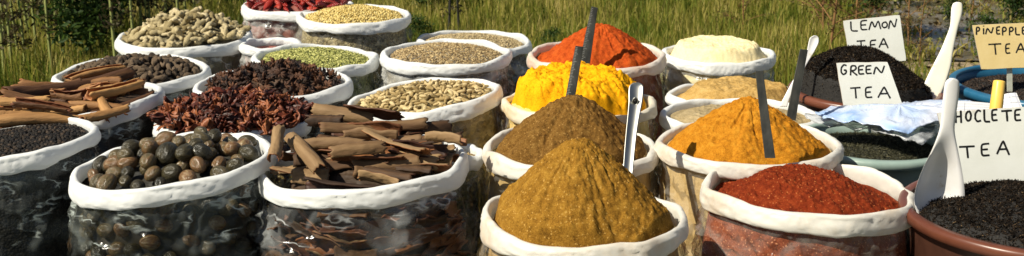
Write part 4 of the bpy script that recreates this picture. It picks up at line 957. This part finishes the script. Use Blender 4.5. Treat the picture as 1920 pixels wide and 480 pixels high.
sheet([(1780, 190, .10), (1876, 196, .10), (1880, 214, 0), (1776, 212, 0)], 2.95, 'folded printed sheet lying behind the largest sign', [(.05, .25, .9, .25, .0006), (.05, .5, .8, .5, .0006), (.1, .75, .9, .75, .0006), (.3, .1, .3, .9, .0005)], .003)

# ------------------------------------------------------------------ ground and field
def flat(name, pts, z, mat, kind='structure', sub=1):
    me = mesh(name, [(x, y, z) for x, y in pts], [tuple(range(len(pts)))], mat, False); o = link(name, me); tag(o, kind=kind); return o
m, nt, b = newmat('field soil'); v_ = coords(nt); a1 = noi(nt, v_, 3, 6, .65); a2 = noi(nt, v_, 30, 5, .7)
mx = N(nt, 'ShaderNodeMath', operation='MULTIPLY_ADD'); L(nt, a2, mx.inputs[0]); mx.inputs[1].default_value = .5; m5 = N(nt, 'ShaderNodeMath', operation='MULTIPLY'); L(nt, a1, m5.inputs[0]); m5.inputs[1].default_value = .5; L(nt, m5.outputs[0], mx.inputs[2])
L(nt, ramp(nt, mx.outputs[0], [(.35, (.07, .075, .02)), (.5, (.15, .145, .04)), (.62, (.25, .22, .08))]), b.inputs['Base Color']); b.inputs['Roughness'].default_value = .95; bump(nt, a2, .8, .02, b); M['soil'] = m
V = []; gx = np.linspace(-1, 1, 90); gy = np.linspace(0, 1, 90)
for y in gy:
    for x in gx:
        X = math.copysign(abs(x)**2.5, x)*260; Y = -30 + (y**2.2)*420
        V.append((X, Y, .02*nz(X*.4, Y*.4, 0) - .02 if abs(X) > 3 or Y > 5 or Y < 1 else -.02))
ground = link('ground', mesh('ground', V, grid_faces(90, 90, False), M['soil'])); tag(ground, kind='structure')
M['tarp'] = simple('grey blue tarpaulin', [(.3, (.04, .05, .055)), (.7, (.09, .11, .12))], 6, .45, .8, .02)
V = []
for j in range(60):
    for i in range(80):
        x, y = -1.75 + 3.9*i/79, 1.7 + 3.1*j/59; V.append((x, y, .004 + .004*abs(nz(x*4, y*4, 1))))
o = link('tarpaulin', mesh('tarpaulin', V, grid_faces(80, 60, False), M['tarp'])); tag(o, 'grey blue tarpaulin spread on the ground under all the sacks', 'tarpaulin')
# pond and bank
m, nt, b = newmat('shallow muddy water'); v_ = coords(nt); a1 = noi(nt, v_, 5, 5, .6); a2 = noi(nt, v_, 26, 4, .6)
L(nt, ramp(nt, a1, [(.40, (.09, .07, .03)), (.5, (.15, .125, .085)), (.64, (.19, .175, .17))]), b.inputs['Base Color']); b.inputs['Roughness'].default_value = .35; bump(nt, a2, .2, .006, b); M['pond'] = m
flat('pond_water', [(1.46, 5.62), (3.2, 5.5), (9, 5.6), (9, 7.35), (4, 7.2), (2.0, 7.05), (1.6, 6.6)], .012, M['pond'])
M['bank'] = simple('pale dry mud', [(.35, (.22, .16, .09)), (.6, (.36, .28, .17)), (.8, (.48, .40, .28))], 12, .9, .7, .01)
flat('mud_path', [(1.25, 4.95), (3, 4.85), (9, 4.8), (9, 5.58), (3.2, 5.48), (1.46, 5.60), (1.3, 5.5)], .008, M['bank'])
M['brown_bank'] = simple('brown bank', [(.35, (.10, .06, .02)), (.6, (.20, .13, .05)), (.8, (.30, .22, .10))], 9, .9, .7, .02)
flat('far_bank', [(2.2, 7.06), (4, 7.21), (9, 7.36), (9, 12), (2.2, 12)], .01, M['brown_bank'])

# grass: one mesh of blades
def blades(n, region, hts, wd, mat, name, label, seed=1, dens=None, lean=.3, kind='stuff', cat='grass'):
    r = np.random.default_rng(seed); P = []
    (x0, x1), (y0, y1) = region
    X = r.uniform(x0, x1, n*3); Y = y0 + (y1-y0)*r.random(n*3)**1.15
    keep = np.array([dens(a, b_) > c for a, b_, c in zip(X, Y, r.random(n*3))]); X, Y = X[keep][:n], Y[keep][:n]; n = len(X)
    h = r.uniform(*hts, n)*(.85 + .3*np.array([.5 + .5*nz(a*1.3, b_*1.3, 4) for a, b_ in zip(X, Y)])); a = r.uniform(0, 2*PI, n); ln = np.abs(r.normal(0, lean, n)); w = r.uniform(.6, 1.3, n)*wd
    dx, dy = np.cos(a), np.sin(a); fa = r.uniform(-.9, .9, n); sx, sy = np.cos(fa), np.sin(fa)
    V = np.zeros((n, 7, 3))
    for k, (t, ww) in enumerate(((0, 1), (.45, .85), (.8, .5))):
        off = ln*h*t*t; cx, cy, cz = X + dx*off, Y + dy*off, h*t*(1 - .15*ln*t)
        V[:, 2*k] = np.stack([cx - sx*w*ww, cy - sy*w*ww, cz], 1); V[:, 2*k+1] = np.stack([cx + sx*w*ww, cy + sy*w*ww, cz], 1)
    V[:, 6] = np.stack([X + dx*ln*h, Y + dy*ln*h, h*(1 - .15*ln)], 1)
    idx = (np.arange(n)*7)[:, None]
    T = np.concatenate([idx + np.array(q) for q in ((0, 1, 3), (0, 3, 2), (2, 3, 5), (2, 5, 4), (4, 5, 6))])
    o = link(name, npmesh(name, V.reshape(-1, 3), T, mat)); tag(o, label, cat, None, kind); return o
def grass_mat(name, stops, scale=2.2):
    m, nt, b = newmat(name); g = N(nt, 'ShaderNodeNewGeometry'); v = coords(nt, (1, 1, .2)); n = noi(nt, v, scale, 3, .6)
    a = N(nt, 'ShaderNodeMath', operation='MULTIPLY_ADD'); L(nt, g.outputs['Random Per Island'], a.inputs[0]); a.inputs[1].default_value = .62
    q = N(nt, 'ShaderNodeMath', operation='MULTIPLY_ADD'); L(nt, n, q.inputs[0]); q.inputs[1].default_value = 1.3; q.inputs[2].default_value = -.46; L(nt, q.outputs[0], a.inputs[2])
    c = ramp(nt, a.outputs[0], stops); L(nt, c, b.inputs['Base Color']); b.inputs['Roughness'].default_value = .6; b.inputs['Specular IOR Level'].default_value = .25
    tr = N(nt, 'ShaderNodeBsdfTranslucent'); L(nt, c, tr.inputs[0]); ms = N(nt, 'ShaderNodeMixShader'); ms.inputs[0].default_value = .42
    L(nt, b.outputs[0], ms.inputs[1]); L(nt, tr.outputs[0], ms.inputs[2]); L(nt, ms.outputs[0], nt.nodes['Material Output'].inputs[0]); return m
M['grass'] = grass_mat('dry meadow grass', [(.08, (.07, .13, .012)), (.34, (.18, .21, .022)), (.62, (.34, .30, .055)), (.95, (.58, .47, .16))])
M['grass_g'] = grass_mat('green grass', [(.1, (.03, .06, .008)), (.4, (.09, .14, .02)), (.8, (.24, .25, .06))])
def d_mead(x, y):
    e = 1.38 + .42*sm(5.4, 7.2, y) + .12*nz(y*2, 0, 0)
    return sm(e + .12, e - .12, x) if False else (1 - sm(e - .12, e + .12, x))*(.62 + .38*sm(-2.2, -1.0, x))
blades(125000, ((-2.9, 2.3), (4.75, 9.6)), (.08, .21), .0032, M['grass'], 'meadow_grass', 'dry yellow green meadow grass behind the sacks', 1, d_mead, .25)
blades(9000, ((-2.4, 1.6), (4.75, 6.2)), (.05, .16), .0035, M['grass_g'], 'short_grass', 'short green grass at the foot of the meadow', 2, lambda x, y: .25 + .75*(1-sm(-1.6, -.8, x)), .5)
blades(5000, ((1.5, 4.2), (4.9, 7.3)), (.03, .11), .0035, M['grass'], 'pond_grass', 'sparse grass tufts in the shallow muddy water', 3, lambda x, y: max(0, fbm(x*2.2, y*2.2, 2, 3)*1.6), .7)
blades(9000, ((2.0, 4.6), (7.05, 9.5)), (.06, .16), .004, M['grass'], 'bank_grass', 'dry grass on the far brown bank', 4, lambda x, y: .8, .5)
r = np.random.default_rng(5); n = 2600; p = np.stack([r.uniform(1.6, 4.2, n), r.uniform(4.95, 7.2, n), r.uniform(.014, .02, n)], 1)
M['litter'] = simple('brown floating leaves', [(.2, (.05, .035, .012)), (.6, (.16, .11, .04)), (.9, (.22, .24, .07))], 60, .8, .2, .001, 'island')
V, Fq = scatter([(-1, 0, 0), (0, .5, .3), (1, 0, 0), (0, -.5, .2)], [(0, 3, 2, 1)], p, rots(n, .3), r.uniform(.008, .026, n))
o = link('leaf_litter', npmesh('leaf_litter', V, Fq, M['litter'])); tag(o, 'brown leaves and weeds floating on the muddy water', 'leaf litter', None, 'stuff')

# ------------------------------------------------------------------ weeds
def weed_mats(nm, stem, leafs): 
    return simple(nm + ' stem', [(.3, stem[0]), (.7, stem[1])], 12, .8, .4, .002), grass_mat(nm + ' leaves', leafs, 6)
W1 = weed_mats('whorled weed', ((.16, .19, .05), (.30, .32, .10)), [(.1, (.02, .016, .008)), (.4, (.055, .04, .018)), (.75, (.10, .09, .03)), (.95, (.26, .2, .12))])
W2 = weed_mats('leafy shrub', ((.06, .06, .02), (.10, .09, .03)), [(.1, (.015, .035, .008)), (.5, (.04, .08, .015)), (.9, (.11, .17, .03))])
W3 = weed_mats('rusty weed', ((.16, .08, .03), (.28, .15, .05)), [(.1, (.05, .025, .01)), (.5, (.13, .06, .025)), (.9, (.16, .17, .04))])
def weed(name, kind, h, seed, mats, nwh=9, leafsize=.014, spread=.03, per=26, branch=0, label='', cat='weed', group=None, loc=(0, 0, 0)):
    rr = random.Random(seed); r = np.random.default_rng(seed); root = empty(name, loc); tag(root, label, cat, group)
    lx, ly = rr.uniform(-.07, .07), rr.uniform(-.06, .06)
    pts = [Vector((lx*h*(t**1.5) + .012*math.sin(t*5 + seed), ly*h*t, h*t)) for t in np.linspace(0, 1, 12)]
    v, f = tube(pts, [.0062*(1.1 - .6*i/11) for i in range(12)], 7); link('stem', mesh('stem', v, f, mats[0]), root)
    hubs = [pts[min(11, int(2 + i*9.5/nwh))].lerp(pts[min(11, int(3 + i*9.5/nwh))], rr.random()) for i in range(nwh)]
    bm_ = MB()
    for q in range(branch):
        b0 = pts[rr.randint(2, 9)]; a = rr.uniform(0, 2*PI); ln = h*rr.uniform(.18, .38); d = Vector((math.cos(a), math.sin(a), rr.uniform(.5, 1.2))).normalized()
        bp_ = [b0 + d*ln*t + Vector((0, 0, -.15*ln*t*t)) for t in (0, .33, .66, 1)]; bm_.add(tube(bp_, [.003, .0025, .002, .001], 5)); hubs += [bp_[1], bp_[2], bp_[3], bp_[3]]
    if branch: link('branches', bm_.me('branches', mats[0]), root)
    if kind == 'seed':
        for hub in hubs:
            n = per; hp_ = np.repeat(np.array([tuple(hub)]), per, 0) + r.normal(0, 1, (n, 3))*np.array((spread, spread, spread*.55))
            V, Fq = scatter([(-1, 0, 0), (-.1, .38, .12), (1, 0, .1), (-.1, -.38, .12)], [(0, 3, 2, 1)], hp_, rots(n, .7), r.uniform(.5, 1.3, n)*leafsize)
            link('seed_whorl', npmesh('seed_whorl', V, Fq, mats[1]), root)
        return root
    n = len(hubs)*per; hp_ = np.repeat(np.array([tuple(p) for p in hubs]), per, 0) + r.normal(0, 1, (n, 3))*np.array((spread, spread, spread*.55))
    V, Fq = scatter([(-1, 0, 0), (-.1, .38, .12), (1, 0, .1), (-.1, -.38, .12)], [(0, 3, 2, 1)], hp_, rots(n, .7), r.uniform(.5, 1.3, n)*leafsize)
    link('leaves', npmesh('leaves', V, Fq, mats[1]), root)
    return root
def copy_tree(o, loc, rz, sc, label=None, group=None):
    c = o.copy(); C.objects.link(c); c.location = loc; c.rotation_euler = (0, 0, rz); c.scale = (sc,)*3
    if label: c['label'] = label
    for ch in o.children:
        d = ch.copy(); C.objects.link(d); d.parent = c
    return c
def gnd(px, Y): p = at(px, 100, Y); return Vector((p.x, Y, 0))
lab = 'tall dry weed stalk with dark seed whorls in the thicket at left'; grp = 'tall weed stalks behind the left sacks'
protos = [weed('weed_stalk', 'seed', .95 + .1*k, 100+k, W1, 11, .014, .021, 24, 0, lab, 'weed', grp, gnd(20 + 70*k, 5.0 + .25*k)) for k in range(4)]
pxs = [5, 35, 52, 62, 80, 100, 118, 130, 148, 170, 188, 196, 205, 232, 250, 268, 285, 300, 322, 338, 12, 92, 140, 215, 278, 350, 372, -10, 45, 75, 112, 160, 226, 310]
for i, px in enumerate(pxs): copy_tree(protos[i % 4], gnd(px, 4.85 + (i*.37 % 1.7)), random.uniform(0, 6), random.uniform(.8, 1.15))
shr = weed('leafy_shrub', 'leaf', .62, 201, W2, 10, .018, .05, 60, 8, 'dark green leafy shrub between the tall stalks behind the pepper and cardamom', 'shrub', None, gnd(168, 5.15))
for (px, Y, sc_, l) in ((205, 5.6, .7, 'dark green shrub close behind the ginger sack at its left'), (425, 6.4, .62, 'small dark green shrub behind the ginger heap'), (820, 6.3, .62, 'dark green shrub behind the coriander and cumin sacks'), (885, 6.7, .6, 'dark shrub just right of the twin black stalks'), (1626, 6.0, .82, 'broad leafed green shrub behind the LEMON TEA sign'),
        (1890, 6.0, .62, 'green plant sprouting above the PINEPPLE TEA sign'), (1034, 5.4, .30, 'low green plant between the pale seeds and the paprika'), (1842, 5.6, .34, 'small green plant left of the PINEPPLE TEA sign'), (1540, 7.0, .6, 'shrub at the top edge above the black tea heap'), (782, 5.5, .36, 'low leafy plant beside the coriander sack'), (1780, 6.2, .3, 'small weed standing in the muddy water by the ivory paddle'), (1690, 6.9, .34, 'small weed far out on the muddy water'), (330, 6.4, .5, 'dark shrub above the ginger roots'), (640, 7.2, .5, 'shrub at the top edge above the coriander sack'), (95, 6.3, .5, 'dark shrub among the stalks at far left')):
    copy_tree(shr, gnd(px, Y), random.uniform(0, 6), sc_, l)
W4 = (simple('black stalk', [(.3, (.012, .012, .008)), (.7, (.03, .028, .018))], 20, .8, .4, .002), W1[1])
bk = weed('weed_stalk', 'seed', 1.0, 301, W4, 8, .011, .02, 26, 0, 'left one of the twin black stalks behind the cumin sack', 'weed', None, gnd(842, 5.6)); copy_tree(bk, gnd(863, 5.7), 2, .95, 'right one of the twin black stalks behind the cumin sack')
ru = weed('rusty_weed', 'seed', .80, 401, W3, 9, .010, .028, 15, 6, 'tall rusty weed rising behind the left end of the black tea heap', 'weed', None, gnd(1558, 5.35))
for (px, Y, sc_, l) in ((1540, 5.7, .9, 'thin rusty weed left of the tall one behind the black tea'), (1392, 5.8, .62, 'brown weed standing alone behind the cream flour'), (1700, 5.7, .62, 'rusty branching weed between LEMON TEA and the ivory paddle'), (1725, 5.5, .4, 'short rusty weed at the water edge near the paddle'), (1815, 6.2, .55, 'rusty weed between the paddle and the PINEPPLE TEA sign'), (1600, 5.7, .8, 'rusty weed directly behind the LEMON TEA board')):
    copy_tree(ru, gnd(px, Y), random.uniform(0, 6), sc_, l)

# ------------------------------------------------------------------ light
SUN_AZ, SUN_EL = math.radians(60), math.radians(45)      # azimuth: turned to the left of straight behind the camera
d = Vector((-math.sin(SUN_AZ)*math.cos(SUN_EL), -math.cos(SUN_AZ)*math.cos(SUN_EL), math.sin(SUN_EL)))
sd_ = bpy.data.lights.new('sun', 'SUN'); sd_.energy = 5.0; sd_.angle = math.radians(.5); sd_.color = (1, .93, .77)
so = bpy.data.objects.new('sun', sd_); C.objects.link(so); so.rotation_euler = d.to_track_quat('Z', 'Y').to_euler(); so.location = (-3, -2, 5)
w = bpy.data.worlds.new('World'); S.world = w; w.use_nodes = True; nt = w.node_tree
sky = nt.nodes.new('ShaderNodeTexSky'); sky.sky_type = 'NISHITA'; sky.sun_disc = False; sky.sun_elevation = SUN_EL; sky.sun_rotation = math.atan2(d.x, d.y)
nt.links.new(sky.outputs[0], nt.nodes['Background'].inputs[0]); nt.nodes['Background'].inputs[1].default_value = .05
S.view_settings.view_transform = 'Standard'; S.view_settings.look = 'None'; S.view_settings.gamma = 1; S.view_settings.exposure = 0.42
S.cycles.transparent_max_bounces = 12; S.cycles.max_bounces = 6
